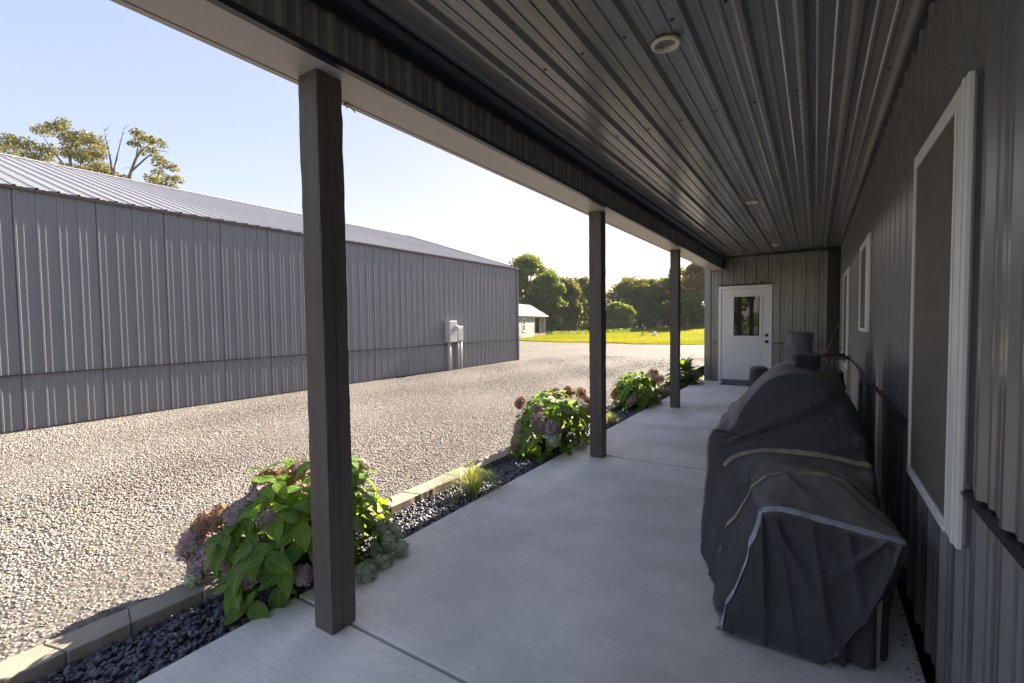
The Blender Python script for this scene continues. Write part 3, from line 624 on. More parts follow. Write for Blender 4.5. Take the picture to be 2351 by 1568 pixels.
SEC=[ # y, thirteen points (x, z) from the left hem over the top to the right hem
 (2.285,[(-.37,.0),(-.34,.0),(-.29,.0),(-.23,.0),(-.17,.0),(-.11,.0),(-.06,.0),(-.02,.0),(.01,.01),(.03,.02),(.05,.03),(.07,.05),(.09,.07)]),
 (2.315,[(-.375,.0),(-.35,.06),(-.32,.13),(-.26,.20),(-.18,.23),(-.10,.24),(-.03,.24),(.04,.24),(.10,.24),(.15,.24),(.18,.22),(.16,.19),(.13,.12)]),
 (2.40,[(-.385,.0),(-.34,.12),(-.29,.26),(-.235,.42),(-.19,.49),(-.10,.50),(.0,.50),(.10,.495),(.20,.485),(.27,.465),(.295,.43),(.25,.32),(.19,.21)]),
 (2.45,[(-.40,.0),(-.35,.15),(-.29,.33),(-.225,.51),(-.19,.555),(-.10,.575),(.01,.565),(.12,.55),(.225,.535),(.325,.52),(.335,.46),(.28,.32),(.22,.16)]),
 (2.58,[(-.43,.0),(-.39,.16),(-.34,.34),(-.265,.51),(-.21,.595),(-.12,.625),(.0,.63),(.11,.615),(.20,.585),(.305,.53),(.32,.44),(.29,.2),(.255,.0)]),
 (2.70,[(-.46,.0),(-.43,.16),(-.38,.34),(-.29,.52),(-.225,.625),(-.12,.675),(.0,.695),(.10,.68),(.19,.64),(.265,.57),(.295,.42),(.29,.2),(.28,.0)]),
 (2.82,[(-.50,.0),(-.47,.16),(-.43,.36),(-.345,.55),(-.26,.64),(-.13,.675),(.0,.69),(.11,.68),(.20,.655),(.26,.61),(.285,.45),(.285,.2),(.28,.0)]),
 (2.93,[(-.54,.0),(-.515,.17),(-.485,.38),(-.42,.62),(-.28,.705),(-.15,.725),(-.02,.73),(.09,.725),(.18,.71),(.25,.69),(.275,.5),(.28,.2),(.28,.0)]),
 (3.00,[(-.57,.0),(-.555,.25),(-.53,.52),(-.51,.74),(-.40,.785),(-.335,.90),(-.22,1.05),(-.08,1.105),(.07,1.05),(.17,.93),(.235,.76),(.265,.4),(.28,.0)]),
 (3.06,[(-.58,.0),(-.565,.25),(-.54,.54),(-.52,.765),(-.41,.81),(-.345,.93),(-.225,1.08),(-.08,1.135),(.075,1.08),(.18,.95),(.245,.77),(.27,.4),(.28,.0)]),
 (3.35,[(-.59,.0),(-.575,.25),(-.55,.54),(-.525,.775),(-.43,.84),(-.36,.95),(-.24,1.075),(-.09,1.125),(.07,1.07),(.18,.945),(.245,.77),(.27,.4),(.28,.0)]),
 (3.80,[(-.60,.0),(-.585,.25),(-.56,.54),(-.535,.77),(-.45,.86),(-.375,.955),(-.26,1.06),(-.11,1.11),(.06,1.06),(.175,.94),(.245,.77),(.27,.4),(.28,.0)]),
 (4.20,[(-.60,.0),(-.585,.25),(-.56,.54),(-.53,.76),(-.46,.86),(-.385,.95),(-.27,1.05),(-.12,1.095),(.05,1.05),(.17,.93),(.24,.76),(.27,.4),(.28,.0)]),
 (4.30,[(-.58,.0),(-.56,.25),(-.53,.5),(-.48,.70),(-.42,.8),(-.35,.86),(-.24,.92),(-.11,.95),(.04,.92),(.15,.84),(.2,.7),(.25,.4),(.27,.0)]),
 (4.34,[(-.5,.0),(-.48,.1),(-.45,.2),(-.4,.3),(-.34,.35),(-.28,.38),(-.2,.4),(-.1,.4),(.02,.4),(.1,.36),(.16,.3),(.2,.15),(.22,.0)])]
NU,NV=210,170
ctrl=np.array([[(x,y,z) for x,z in pts] for y,pts in SEC])          # sections x 13 x 3
tmp=np.stack([crspl(ctrl[:,j],NU) for j in range(13)],1)             # NU x 13 x 3
surf=np.stack([crspl(tmp[i],NV) for i in range(NU)],0)
surf[:,:,2]=np.maximum(surf[:,:,2],0.0)
def normals(s):
    du=np.gradient(s,axis=0); dv=np.gradient(s,axis=1); n=np.cross(du,dv); n/=np.linalg.norm(n,axis=2,keepdims=True)+1e-9; return n
def drape(s,amp,seed,extra=None):
    n=normals(s); c=s.mean((0,1)); 
    if (n*(s-c)).sum()<0: n=-n
    out=s.copy()
    for i in range(s.shape[0]):
        for j in range(s.shape[1]):
            x,y,z=s[i,j]; hfac=max(0,1-z/.75)
            a=mnoise.noise(Vector((x*5+seed,y*5,z*1.3)))*.6+mnoise.noise(Vector((x*11,y*11+seed,z*4)))*.3
            # slanting tension folds
            f=math.sin((x*.8+z*1.1)*26+2.5*mnoise.noise(Vector((x*3,y*3,z*3+seed))))*.25
            # vertical hem flutes, strongest low down
            h=math.sin((x-y)*22+seed+3*mnoise.noise(Vector((x*2,y*2,seed))))*hfac*.9
            w=amp*(a+f+h)*(1 if z>.02 else .5)+(extra(i/s.shape[0],j/s.shape[1],x,y,z) if extra else 0)
            out[i,j]+=n[i,j]*w
            if z<.03: out[i,j,2]=max(.004,.02+.02*mnoise.noise(Vector((x*6,y*6,seed))))
    return out,n
def gridmesh(name,s,smooth=True):
    a,b=s.shape[:2]; I,J=np.meshgrid(np.arange(a-1),np.arange(b-1),indexing='ij'); k=(I*b+J).ravel(); return npmesh(name,s.reshape(-1,3),np.stack([k,k+1,k+b+1,k+b],1),smooth=smooth)
def orient(me):
    bm=bmesh.new(); bm.from_mesh(me); bmesh.ops.recalc_face_normals(bm,faces=bm.faces[:]); bm.to_mesh(me); bm.free(); return me
def ridge(t,p=2.2): return (1-abs(math.sin(t)))**p
def folds(u,v,x,y,z):
    # tension folds: fanning over the arched end, falling down the front flap, sagging along the barrel
    w=0; k=u*14
    if 6.9<k<8.0:
        an=math.atan2(z-.60,x+.62); f=math.sin((k-6.9)/1.1*math.pi); w+=f*(.030*ridge(an*10+.6)+.016*ridge(an*19+2)-.012)*min(1,max(0,(x+.5)/.25))
    if k<3.0:
        f=math.sin(min(1,k/2.95)*math.pi)**.7
        a1=math.atan2(z-.62,x+.20); a2=math.atan2(z-.60,x-.34)
        w+=f*(.030*ridge(a1*6.5+.4)*max(0,1-(x+.2)/.35)+.030*ridge(a2*7+1.1)*max(0,1-(.34-x)/.32)+.014*ridge(x*24+z*4+1)-.014)
    if 3<k<6.6:
        a1=math.atan2(y-2.95,x+.30); f=math.sin((k-3)/3.6*math.pi)
        w+=f*(.018*ridge(a1*7+.5)+.010*ridge((x*.7+y)*18+1)-.009)
    if k>9: w+=.014*ridge(y*8+x*5+1.2*mnoise.noise(Vector((x*2,y*2,9))))-.005
    return w
surf,sn=drape(surf,.006,3.1,folds)
grill=empty('covered_grill',(0,0,0),0,'large barrel smoker under a black canvas cover with taped seams, by the big window','covered grill')
grill.location=(0,0,0)
link('grill_cover',orient(gridmesh('grill_cover',surf)),COVER,grill)
sn=normals(surf); cc=surf.mean((0,1)); sn=sn if (sn*(surf-cc)).sum()>0 else -sn
def sample(u,v):                        # u,v in grid units
    i=int(np.clip(u,0,NU-2)); j=int(np.clip(v,0,NV-2)); a,b=u-i,v-j
    f=lambda A:(A[i,j]*(1-a)*(1-b)+A[i+1,j]*a*(1-b)+A[i,j+1]*(1-a)*b+A[i+1,j+1]*a*b); return f(surf),f(sn)
def tape(path,w,name,m,off=.004,th=True):
    L=[];Rr=[];path=[np.array(p,float) for p in path]
    N=70; pp=crspl(np.array(path),N)
    P=[sample(*q) for q in pp]; V=[];Fq=[]
    for k in range(N):
        p,nn=P[k]; t=P[min(k+1,N-1)][0]-P[max(k-1,0)][0]; t/=np.linalg.norm(t)+1e-9; s=np.cross(nn,t); s/=np.linalg.norm(s)+1e-9
        wob=1+.25*mnoise.noise(Vector((k*.35,w*99,0)))
        V+= [p+nn*off-s*w/2*wob,p+nn*(off+.002),p+nn*off+s*w/2*wob]
    for k in range(N-1): Fq+=[(3*k,3*k+1,3*k+4,3*k+3),(3*k+1,3*k+2,3*k+5,3*k+4)]
    return link(name,npmesh(name,V,Fq,smooth=True),m,grill)
su=lambda sec:sec*(NU-1)/(len(SEC)-1); sv=lambda c:c*(NV-1)/12
REFL=mat('grey_reflective_tape',(.34,.34,.40),rough=.5,var=.25,vscale=18); BEI=mat('dusty_beige_tape',(.27,.245,.17),rough=.8,var=.25,vscale=14); PIPE=mat('black_piping',(.015,.015,.017),rough=.6)
tape([(su(3),sv(3.9)),(su(3),sv(5)),(su(3),sv(7)),(su(3),sv(8.9))],.030,'seam_tape',REFL)
tape([(su(.25),sv(.4)),(su(1),sv(1.5)),(su(2),sv(3)),(su(3),sv(3.8))],.026,'seam_tape',REFL)
tape([(su(5),sv(1.2)),(su(5),sv(2.6)),(su(5),sv(4)),(su(5),sv(5.5)),(su(5),sv(7)),(su(5),sv(8.4)),(su(4.6),sv(9.6)),(su(4.0),sv(9.9))],.022,'seam_tape',BEI)
tape([(su(7),sv(2.9)),(su(7),sv(4)),(su(7),sv(6)),(su(7),sv(8)),(su(7),sv(9.3))],.024,'seam_tape',BEI)
tape([(su(8.9),sv(3.9)),(su(8.9),sv(5)),(su(8.9),sv(6)),(su(8.9),sv(7)),(su(8.9),sv(8)),(su(8.9),sv(9)),(su(8.8),sv(10.2)),(su(8.6),sv(11))],.009,'piping',PIPE,.006)
tape([(su(8.9),sv(.4)),(su(8.8),sv(1.6)),(su(8.6),sv(3.0)),(su(8.2),sv(3.6)),(su(7.6),sv(4.2))],.009,'piping',PIPE,.006)
tape([(su(2.9),sv(8.9)),(su(2.8),sv(9.6)),(su(2.3),sv(10.3)),(su(1.6),sv(10.4))],.009,'piping',PIPE,.006)
# chimney cover: a boxy pouch on top of the barrel
def pouch(name,c,sx,sy,h,m,parent,seed,rz=0.1,round_=.35,top=.9,n=26,rows=14):
    V=[];
    for r in range(rows+4):
        t=min(1,r/rows); k=1-(1-top)*t+.03*math.sin(t*7+seed)
        if r>rows: k*= (1-.33*(r-rows))
        for q in range(n):
            w=2*math.pi*q/n; cx,sy_=math.cos(w),math.sin(w); e=round_
            x=math.copysign(abs(cx)**e,cx)*sx*k; y=math.copysign(abs(sy_)**e,sy_)*sy*k
            j=.012*mnoise.noise(Vector((x*14+seed,y*14,t*3)))+.006*mnoise.noise(Vector((x*40,y*40+seed,t*9)))
            x+=j*cx*1.5; y+=j*sy_*1.5; z=h*t+(.006*mnoise.noise(Vector((x*30,y*30,seed))) if r>=rows else 0)+(.012 if r>rows else 0)
            V.append((c[0]+x*math.cos(rz)-y*math.sin(rz),c[1]+x*math.sin(rz)+y*math.cos(rz),c[2]+z))
    Fq=[]
    for r in range(rows+3):
        for q in range(n): Fq.append((r*n+q,r*n+(q+1)%n,(r+1)*n+(q+1)%n,(r+1)*n+q))
    return link(name,orient(npmesh(name,V,Fq,smooth=True)),m,parent)
pouch('chimney_cover',(-.055,3.98,1.03),.080,.085,.155,COVER,grill,2.0,.12,.42,1.02)
# inner skirt showing below the front flap
sk=np.zeros((26,12,3)); pth=crspl(np.array([(-.06,2.33),(.06,2.315),(.13,2.345),(.21,2.37),(.255,2.46),(.285,2.62),(.29,2.8)]),26)
for i in range(26):
    for j in range(12):
        t=j/11; x,y=pth[i]; sk[i,j]=(x+.02*t+.014*math.sin(i*1.15+t)*(1-t*.5),y+.07*t+.014*math.cos(i*1.3)*(1-t*.5),max(.006,.012*math.sin(i*1.7)+.006) if j==0 else .42*t)
link('inner_skirt',orient(gridmesh('inner_skirt',sk)),COVER,grill)
p_=[sk[14,j]+np.array([.004,-.008,0]) for j in range(12)]
V=[];Fq=[]
for j,q in enumerate(p_): V+=[q-np.array([.013,0,0]),q+np.array([.013,.004,0])]
for j in range(11): Fq.append((2*j,2*j+1,2*j+3,2*j+2))
link('seam_tape',npmesh('seam_tape',V,Fq,smooth=True),BEI,grill)
# second grill
PURP=fabric('faded_purple_cover',(.165,.14,.195),(.33,.30,.36),.7)
g2=empty('covered_grill',(0,0,0),0,'second grill under a faded purple black cover with a tall round chimney, behind the first','covered grill')
SEC2=[(4.78,[(-.50,.0),(-.46,.3),(-.42,.5),(-.36,.6),(-.28,.68),(-.15,.75),(-.02,.74),(.10,.68),(.18,.55),(.22,.3),(.23,0)]),
 (4.86,[(-.52,.0),(-.50,.35),(-.47,.62),(-.41,.78),(-.30,.90),(-.17,.97),(-.03,.97),(.10,.92),(.19,.78),(.24,.4),(.25,0)]),
 (5.05,[(-.54,.0),(-.52,.35),(-.50,.66),(-.44,.84),(-.33,.955),(-.19,1.03),(-.04,1.04),(.11,1.00),(.21,.84),(.26,.4),(.27,0)]),
 (5.45,[(-.56,.0),(-.54,.35),(-.52,.66),(-.46,.85),(-.35,.965),(-.2,1.04),(-.04,1.05),(.12,1.01),(.22,.85),(.27,.4),(.28,0)]),
 (5.75,[(-.56,.0),(-.54,.35),(-.52,.62),(-.46,.78),(-.35,.88),(-.2,.93),(-.04,.93),(.12,.9),(.22,.76),(.27,.4),(.28,0)]),
 (5.85,[(-.5,.0),(-.48,.2),(-.44,.3),(-.4,.4),(-.3,.44),(-.2,.46),(-.04,.46),(.1,.42),(.18,.3),(.22,.2),(.24,0)])]
c2=np.array([[(x,y,z) for x,z in pts] for y,pts in SEC2]); t2=np.stack([crspl(c2[:,j],60) for j in range(11)],1); s2=np.stack([crspl(t2[i],64) for i in range(60)],0); s2[:,:,2]=np.maximum(s2[:,:,2],0)
s2,_=drape(s2,.016,8.3); link('grill_cover',orient(gridmesh('grill_cover',s2)),PURP,g2)
pouch('chimney_cover',(-.118,5.12,.98),.100,.10,.33,PURP,g2,5.0,.3,.9,1.06,32)
pouch('shelf_cover',(-.47,5.35,.62),.10,.17,.33,COVER,g2,9.0,.1,.7,.8)
# dark bag heap behind, against the wall
bag=empty('covered_cart',(0,0,0),0,'low black covered cart between the purple grill and the wall','cart'); pouch('cart_cover',(.12,6.25,.0),.20,.42,.86,COVER,bag,12.0,.05,.6,.72,30,18)
pouch('cart_cover_fold',(.10,6.2,.70),.15,.3,.16,COVER,bag,15.0,.3,.7,.8,24,8)
# brooms against the wall
WOOD=mat('pale_broom_wood',(.30,.19,.11),rough=.55,var=.2,vscale=20,stretch=(1,1,.2)); BRIS=mat('brown_bristle',(.11,.07,.045),rough=.9,var=.3,vscale=60,bump=.6,bscale=200)
br=empty('long_broom',(0,0,0),0,'wooden handled broom with a blue grip leaning on the wall by the tall window','broom')
ptop=np.array((.352,9.75,1.405)); pbot=np.array((.10,7.9,.02)); pm=ptop+(pbot-ptop)*.10
hb=onp(1897,815,1,9.0); e=np.array((.155,9.0,.86)); dirv=(e-ptop)/np.linalg.norm(e-ptop); pbot=ptop+dirv*((ptop[2]-.03)/-dirv[2])
MB().tube([tuple(ptop+dirv*.1),tuple(pbot)],.0125,8).build('handle',WOOD,br,smooth=True)
MB().tube([tuple(ptop-dirv*.01),tuple(ptop+dirv*.11)],.016,8).build('grip',mat('blue_grey_grip',(.05,.065,.11),rough=.5),br,smooth=True)
MB().box(pbot[0]-.14,pbot[0]+.14,pbot[1]-.03,pbot[1]+.03,.0,.13).build('broom_head',BRIS,br,bevel=.01)
def push_broom(x,y,z,rz,label):
    b=empty('push_broom',(x,y,0),rz,label,'broom','push brooms stored head up')
    m=MB(); n=12
    MB().tube([(-.17,0,z-.004),(-.08,0,z+.006),(.08,0,z+.004),(.17,0,z-.002)],[.020,.024,.024,.019],10).build('bristle_roll',BRIS,b,smooth=True)
    MB().box(-.16,.16,-.014,.014,z-.044,z-.026).build('head_block',WOOD,b,bevel=.004)
    MB().tube([(0,0,z-.04),(.02,.06,.02)],.012,8).build('handle',WOOD,b,smooth=True)
    MB().tube([(-.1,0,z-.045),(0,.01,z-.2)],.004,6).tube([(.1,0,z-.045),(0,.01,z-.2)],.004,6).build('brace_wire',mat('brace_steel',(.25,.24,.23),rough=.4,metal=.8),b)
push_broom(.285,8.3,.87,.5,'push broom with its brown bristles up, nearer the wall corner')
push_broom(.215,8.0,.925,.6,'push broom with its brown bristles up, nearer the black cart')
# ------------------------------------------------------------ door mat
mt=empty('door_mat',(-1.33,11.48,.0),0,'dark patterned door mat in front of the white door','door mat')
MB().box(-.44,.44,-.25,.25,.002,.014).build('mat_border',mat('dark_mat',(.035,.038,.04),rough=.95,bump=.5,bscale=200),mt,bevel=.004)
m,n,l=nt('mat_pattern'); P=n['Principled BSDF']; P.inputs['Roughness'].default_value=.95
tc=n.new('ShaderNodeTexCoord'); v=n.new('ShaderNodeTexVoronoi'); v.inputs['Scale'].default_value=11; l.new(tc.outputs['Object'],v.inputs[0]); cr=n.new('ShaderNodeValToRGB'); cr.color_ramp.interpolation='CONSTANT'
for p_,c_ in ((0,(.05,.08,.09)),(.35,(.20,.23,.22)),(.6,(.28,.20,.10)),(.8,(.06,.06,.06))):
    e_=cr.color_ramp.elements.new(p_); e_.color=(*c_,1)
sp=n.new('ShaderNodeSeparateColor'); l.new(v.outputs['Color'],sp.inputs[0]); l.new(sp.outputs[0],cr.inputs[0]); l.new(cr.outputs[0],P.inputs['Base Color'])
MB().box(-.37,.37,-.18,.18,.0145,.017).build('mat_centre',m,mt)
# ------------------------------------------------------------ plants
def leaf_mesh(seed,droop=.25,width=.30,fold=.12,ser=.005,ns=7):
    r=random.Random(seed); V=[];Fq=[]
    for i in range(ns+1):
        t=i/ns; w=width*(math.sin(math.pi*min(1,t**.72))**.85 if 0<t<1 else 0)+.004
        w*=1+(ser*6 if i%2 else -ser*6)*(1 if 0<t<1 else 0); z=-droop*t*t+.03*math.sin(t*9+seed)
        V+=[(-w,t-.02*0,z+fold*w*1.2),(-w*.5,t,z+fold*w*.45+.006),(0,t,z-.004),(w*.5,t,z+fold*w*.45+.006),(w,t,z+fold*w*1.2)]
    for i in range(ns):
        for k in range(4): a=i*5+k; Fq.append((a,a+1,a+6,a+5))
    return npmesh('leaf',V,Fq,smooth=True)
HLEAF=leafmat('hydrangea_leaf',(.068,.16,.03),(.14,.25,.04),trans=.47,attr=False,veins=True,tcol=(2.3,2.0,.45))
HLEAF2=leafmat('young_hydrangea_leaf',(.13,.26,.04),(.20,.32,.05),trans=.45,attr=False,veins=True,tcol=(1.7,1.5,.5))
LM=[leaf_mesh(i,droop=.12+.1*i,width=.27+.02*(i%3)) for i in range(5)]
for m_ in LM: m_.materials.append(HLEAF)
LM2=[m_.copy() for m_ in LM]
for m_ in LM2: m_.materials.clear(); m_.materials.append(HLEAF2)
def head_mesh(seed,n=90):
    r=random.Random(seed); V=[];Fq=[];Cc=[]
    for i in range(n):
        ph=math.acos(1-1.72*(i+.5)/n); th=2.39996*i; d=Vector((math.sin(ph)*math.cos(th),math.sin(ph)*math.sin(th),math.cos(ph)*.82))
        c=d*r.uniform(.74,1.08); nrm=(d+Vector((r.uniform(-.6,.6),r.uniform(-.6,.6),r.uniform(-.5,.5)))).normalized(); a=nrm.orthogonal().normalized(); b=nrm.cross(a); w0=r.uniform(0,6.28); sz=r.uniform(.26,.38); col=r.random()
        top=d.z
        for k in range(4):
            w=w0+k*math.pi/2; e=a*math.cos(w)+b*math.sin(w); f=a*math.cos(w+1.57)+b*math.sin(w+1.57); bb=len(V)
            cup=nrm*r.uniform(-.03,.10)
            V+=[tuple(c),tuple(c+(e*.62+f*.42)*sz+cup*.5),tuple(c+e*sz*1.1+cup),tuple(c+(e*.62-f*.42)*sz+cup*.5)]
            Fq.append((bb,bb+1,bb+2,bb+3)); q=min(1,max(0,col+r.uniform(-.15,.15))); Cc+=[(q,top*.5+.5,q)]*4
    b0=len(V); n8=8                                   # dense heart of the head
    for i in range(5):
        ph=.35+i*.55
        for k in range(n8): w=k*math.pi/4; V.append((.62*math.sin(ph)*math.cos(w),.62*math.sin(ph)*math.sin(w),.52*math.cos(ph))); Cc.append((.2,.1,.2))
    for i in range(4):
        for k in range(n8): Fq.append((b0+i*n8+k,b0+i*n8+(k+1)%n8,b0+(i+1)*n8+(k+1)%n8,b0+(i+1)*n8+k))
    return npmesh('flower_head',V,Fq,col=np.array(Cc))
def flowermat(name,a,b,c):
    m,n,l=nt(name); P=n['Principled BSDF']; P.inputs['Roughness'].default_value=.75; P.inputs['Specular IOR Level'].default_value=.2
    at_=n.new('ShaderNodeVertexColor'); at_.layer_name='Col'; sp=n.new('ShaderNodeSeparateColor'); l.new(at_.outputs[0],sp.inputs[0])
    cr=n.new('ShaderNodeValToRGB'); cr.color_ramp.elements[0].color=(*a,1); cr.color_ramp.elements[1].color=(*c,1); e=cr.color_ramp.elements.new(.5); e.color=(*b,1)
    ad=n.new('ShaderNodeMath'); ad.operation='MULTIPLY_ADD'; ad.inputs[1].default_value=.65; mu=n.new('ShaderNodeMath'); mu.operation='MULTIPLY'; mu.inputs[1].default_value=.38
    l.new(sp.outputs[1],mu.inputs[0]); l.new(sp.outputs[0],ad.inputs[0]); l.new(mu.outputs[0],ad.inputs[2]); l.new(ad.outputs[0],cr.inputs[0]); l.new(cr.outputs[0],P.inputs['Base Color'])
    T=n.new('ShaderNodeBsdfTranslucent'); l.new(cr.outputs[0],T.inputs[0]); ms=n.new('ShaderNodeMixShader'); ms.inputs[0].default_value=.22; l.new(P.outputs[0],ms.inputs[1]); l.new(T.outputs[0],ms.inputs[2]); l.new(ms.outputs[0],n['Material Output'].inputs[0]); return m
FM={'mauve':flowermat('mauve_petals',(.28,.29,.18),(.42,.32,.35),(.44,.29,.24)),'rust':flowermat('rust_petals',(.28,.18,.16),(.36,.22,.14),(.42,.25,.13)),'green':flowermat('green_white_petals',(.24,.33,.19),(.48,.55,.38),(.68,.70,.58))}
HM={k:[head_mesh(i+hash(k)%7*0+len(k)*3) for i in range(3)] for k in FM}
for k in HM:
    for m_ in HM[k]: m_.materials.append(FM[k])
STEM=mat('green_stem',(.09,.11,.03),rough=.6)
def place(o,p,y,up,s):
    y=Vector(y).normalized(); x=y.cross(Vector(up)); x=x.normalized() if x.length>1e-5 else y.orthogonal().normalized(); z=x.cross(y)
    M=Matrix.Identity(4)
    for i in range(3): M[i][0]=x[i]*s; M[i][1]=y[i]*s; M[i][2]=z[i]*s; M[i][3]=p[i]
    o.matrix_basis=M
def hydrangea(c,rx,ry,h,nwh,heads,label,seed,lsize=.115,young=.2,cap=300,extra=()):
    r=random.Random(seed); root=empty('hydrangea_bush',c,0,label,'hydrangea','hydrangeas in the slate bed'); st=MB(); nl=0
    for i in range(nwh):
        # golden-angle points on the dome
        t=(i+.5)/nwh; zz=(1-t)**.8; th=2.39996*i+r.uniform(-.3,.3); rr=math.sqrt(max(0,1-zz**2.6))*r.uniform(.70,1.0)+.05
        px,py=rx*rr*math.cos(th),ry*rr*math.sin(th); pz=h*(.12+.86*zz)*r.uniform(.86,1.06)
        d=Vector((px/rx*.75,py/ry*.75,.35+zz*.7)).normalized()
        p=Vector((px,py,pz)); b0=Vector((px*.15,py*.15,0)); st.tube([b0,b0.lerp(p,.6)+Vector((0,0,.05)),p],[.006,.005,.003],5)
        isy=r.random()<young; nlv=r.choice((3,4,4,4)); rot=r.uniform(0,6.28); a=d.orthogonal().normalized(); b=d.cross(a)
        for k in range(nlv):
            if nl>=cap: break
            w=rot+k*2.4; lay=k/nlv
            dirn=(a*math.cos(w)+b*math.sin(w))*(1-.25*(1-lay))+d*(.5-.75*lay)+Vector((0,0,-.28))
            s=lsize*r.uniform(.7,1.25)*(1.0 if not isy else .95)*(.75+.5*lay); base=p-d*.05*lay
            o=link('leaf',r.choice(LM2 if isy else LM),None,root); place(o,base,dirn,d+Vector((0,0,.4)),s); nl+=1
    for (hx,hy,hz,hs,kind) in heads:
        o=link('flower_head',r.choice(HM[kind]),None,root); p=Vector((hx-c[0],hy-c[1],hz-c[2])); d=Vector((p.x/rx,p.y/ry,.55)).normalized(); place(o,p,d.orthogonal(),d,hs)
        st.tube([(p.x*.2,p.y*.2,.02),(p.x*.7,p.y*.7,p.z*.7),tuple(p)],[.005,.004,.004],5)
    s=st.build('stems',STEM,root,smooth=True); s['kind']='stuff'
    return root
def hd(u,v,x,s,k):            # a head seen at a place in the plant, on the plane x
    p=onp(u,v,0,x); return (float(p[0]),float(p[1]),float(p[2]),s,k)
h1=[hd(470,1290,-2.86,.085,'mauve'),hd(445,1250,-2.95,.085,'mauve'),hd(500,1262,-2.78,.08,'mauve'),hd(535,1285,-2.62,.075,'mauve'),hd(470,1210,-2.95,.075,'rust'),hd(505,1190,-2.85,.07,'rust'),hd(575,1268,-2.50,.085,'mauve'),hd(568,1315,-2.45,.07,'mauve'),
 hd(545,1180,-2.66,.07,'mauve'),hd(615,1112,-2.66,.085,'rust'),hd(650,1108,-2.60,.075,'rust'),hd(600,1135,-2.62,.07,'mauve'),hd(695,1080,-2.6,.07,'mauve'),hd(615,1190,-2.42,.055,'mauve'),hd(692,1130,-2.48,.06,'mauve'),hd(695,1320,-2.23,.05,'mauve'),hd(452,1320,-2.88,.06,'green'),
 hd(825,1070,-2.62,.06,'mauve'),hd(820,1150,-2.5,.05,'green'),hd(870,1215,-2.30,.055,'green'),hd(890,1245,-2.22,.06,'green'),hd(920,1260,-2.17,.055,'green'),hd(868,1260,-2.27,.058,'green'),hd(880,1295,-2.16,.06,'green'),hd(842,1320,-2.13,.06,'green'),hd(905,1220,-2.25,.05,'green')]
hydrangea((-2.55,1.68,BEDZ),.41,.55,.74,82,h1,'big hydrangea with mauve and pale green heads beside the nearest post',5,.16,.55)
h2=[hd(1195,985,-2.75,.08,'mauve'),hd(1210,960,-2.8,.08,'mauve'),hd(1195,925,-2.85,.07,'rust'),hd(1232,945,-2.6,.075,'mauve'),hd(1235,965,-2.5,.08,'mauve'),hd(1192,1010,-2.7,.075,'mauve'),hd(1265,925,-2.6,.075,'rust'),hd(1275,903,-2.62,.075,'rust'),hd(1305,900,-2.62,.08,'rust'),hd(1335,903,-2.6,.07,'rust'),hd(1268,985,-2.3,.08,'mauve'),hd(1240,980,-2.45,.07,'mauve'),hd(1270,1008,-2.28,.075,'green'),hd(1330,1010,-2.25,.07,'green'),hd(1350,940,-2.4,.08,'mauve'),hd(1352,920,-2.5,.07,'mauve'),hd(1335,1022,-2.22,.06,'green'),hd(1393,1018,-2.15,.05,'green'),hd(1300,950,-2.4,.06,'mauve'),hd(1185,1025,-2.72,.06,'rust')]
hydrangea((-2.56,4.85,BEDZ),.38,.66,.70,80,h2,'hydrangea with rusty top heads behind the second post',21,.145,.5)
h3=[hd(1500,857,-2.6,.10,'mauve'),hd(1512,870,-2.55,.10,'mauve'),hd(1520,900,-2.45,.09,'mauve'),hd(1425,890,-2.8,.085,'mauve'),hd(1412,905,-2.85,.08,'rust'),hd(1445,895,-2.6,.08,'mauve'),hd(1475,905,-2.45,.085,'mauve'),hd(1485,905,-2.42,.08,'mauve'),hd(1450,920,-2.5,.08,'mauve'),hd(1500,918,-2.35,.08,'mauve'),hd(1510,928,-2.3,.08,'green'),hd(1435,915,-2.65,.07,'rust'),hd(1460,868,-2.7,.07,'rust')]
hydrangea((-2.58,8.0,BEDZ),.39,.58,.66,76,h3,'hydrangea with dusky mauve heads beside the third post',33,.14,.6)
# hosta-like clump by the corner
root=empty('hosta_clump',(-2.5,11.15,BEDZ),0,'broad leaved hosta with thin seed stalks at the house corner','hosta'); r=random.Random(4)
HO=leafmat('hosta_leaf',(.05,.12,.02),(.14,.22,.05),trans=.42,attr=False,veins=True,tcol=(1.7,1.5,.5)); HMs=[leaf_mesh(20+i,droop=.35,width=.30,ser=.0) for i in range(3)]
for m_ in HMs: m_.materials.append(HO)
for i in range(70):
    th=i*2.4; k=(i/70)**.6; dirn=Vector((math.cos(th)*(.4+k),math.sin(th)*(.4+k),.9-1.0*k)); o=link('leaf',r.choice(HMs),None,root); place(o,Vector((math.cos(th)*.1*k,math.sin(th)*.12*k,.12+.36*(1-k))),dirn,(0,0,1),r.uniform(.26,.42))
m=MB()
for dx,dy,hh in ((-.25,-.1,.85),(-.1,.1,.7),(.05,-.2,.55),(.15,.1,.5),(-.3,.2,.6)):
    m.tube([(0,0,.1),(dx*.5,dy*.5,hh*.6),(dx,dy,hh)],[.004,.003,.002],5)
    for q in range(7): a=hh*(.62+.055*q); f=a/hh; m.tube([(dx*f,dy*f,a),(dx*f+r.uniform(-.05,.05),dy*f+r.uniform(-.05,.05),a+.02)],[.004,.007],5)
m.build('seed_stalks',mat('dry_stalk',(.24,.22,.09),rough=.8),root)['kind']='stuff'
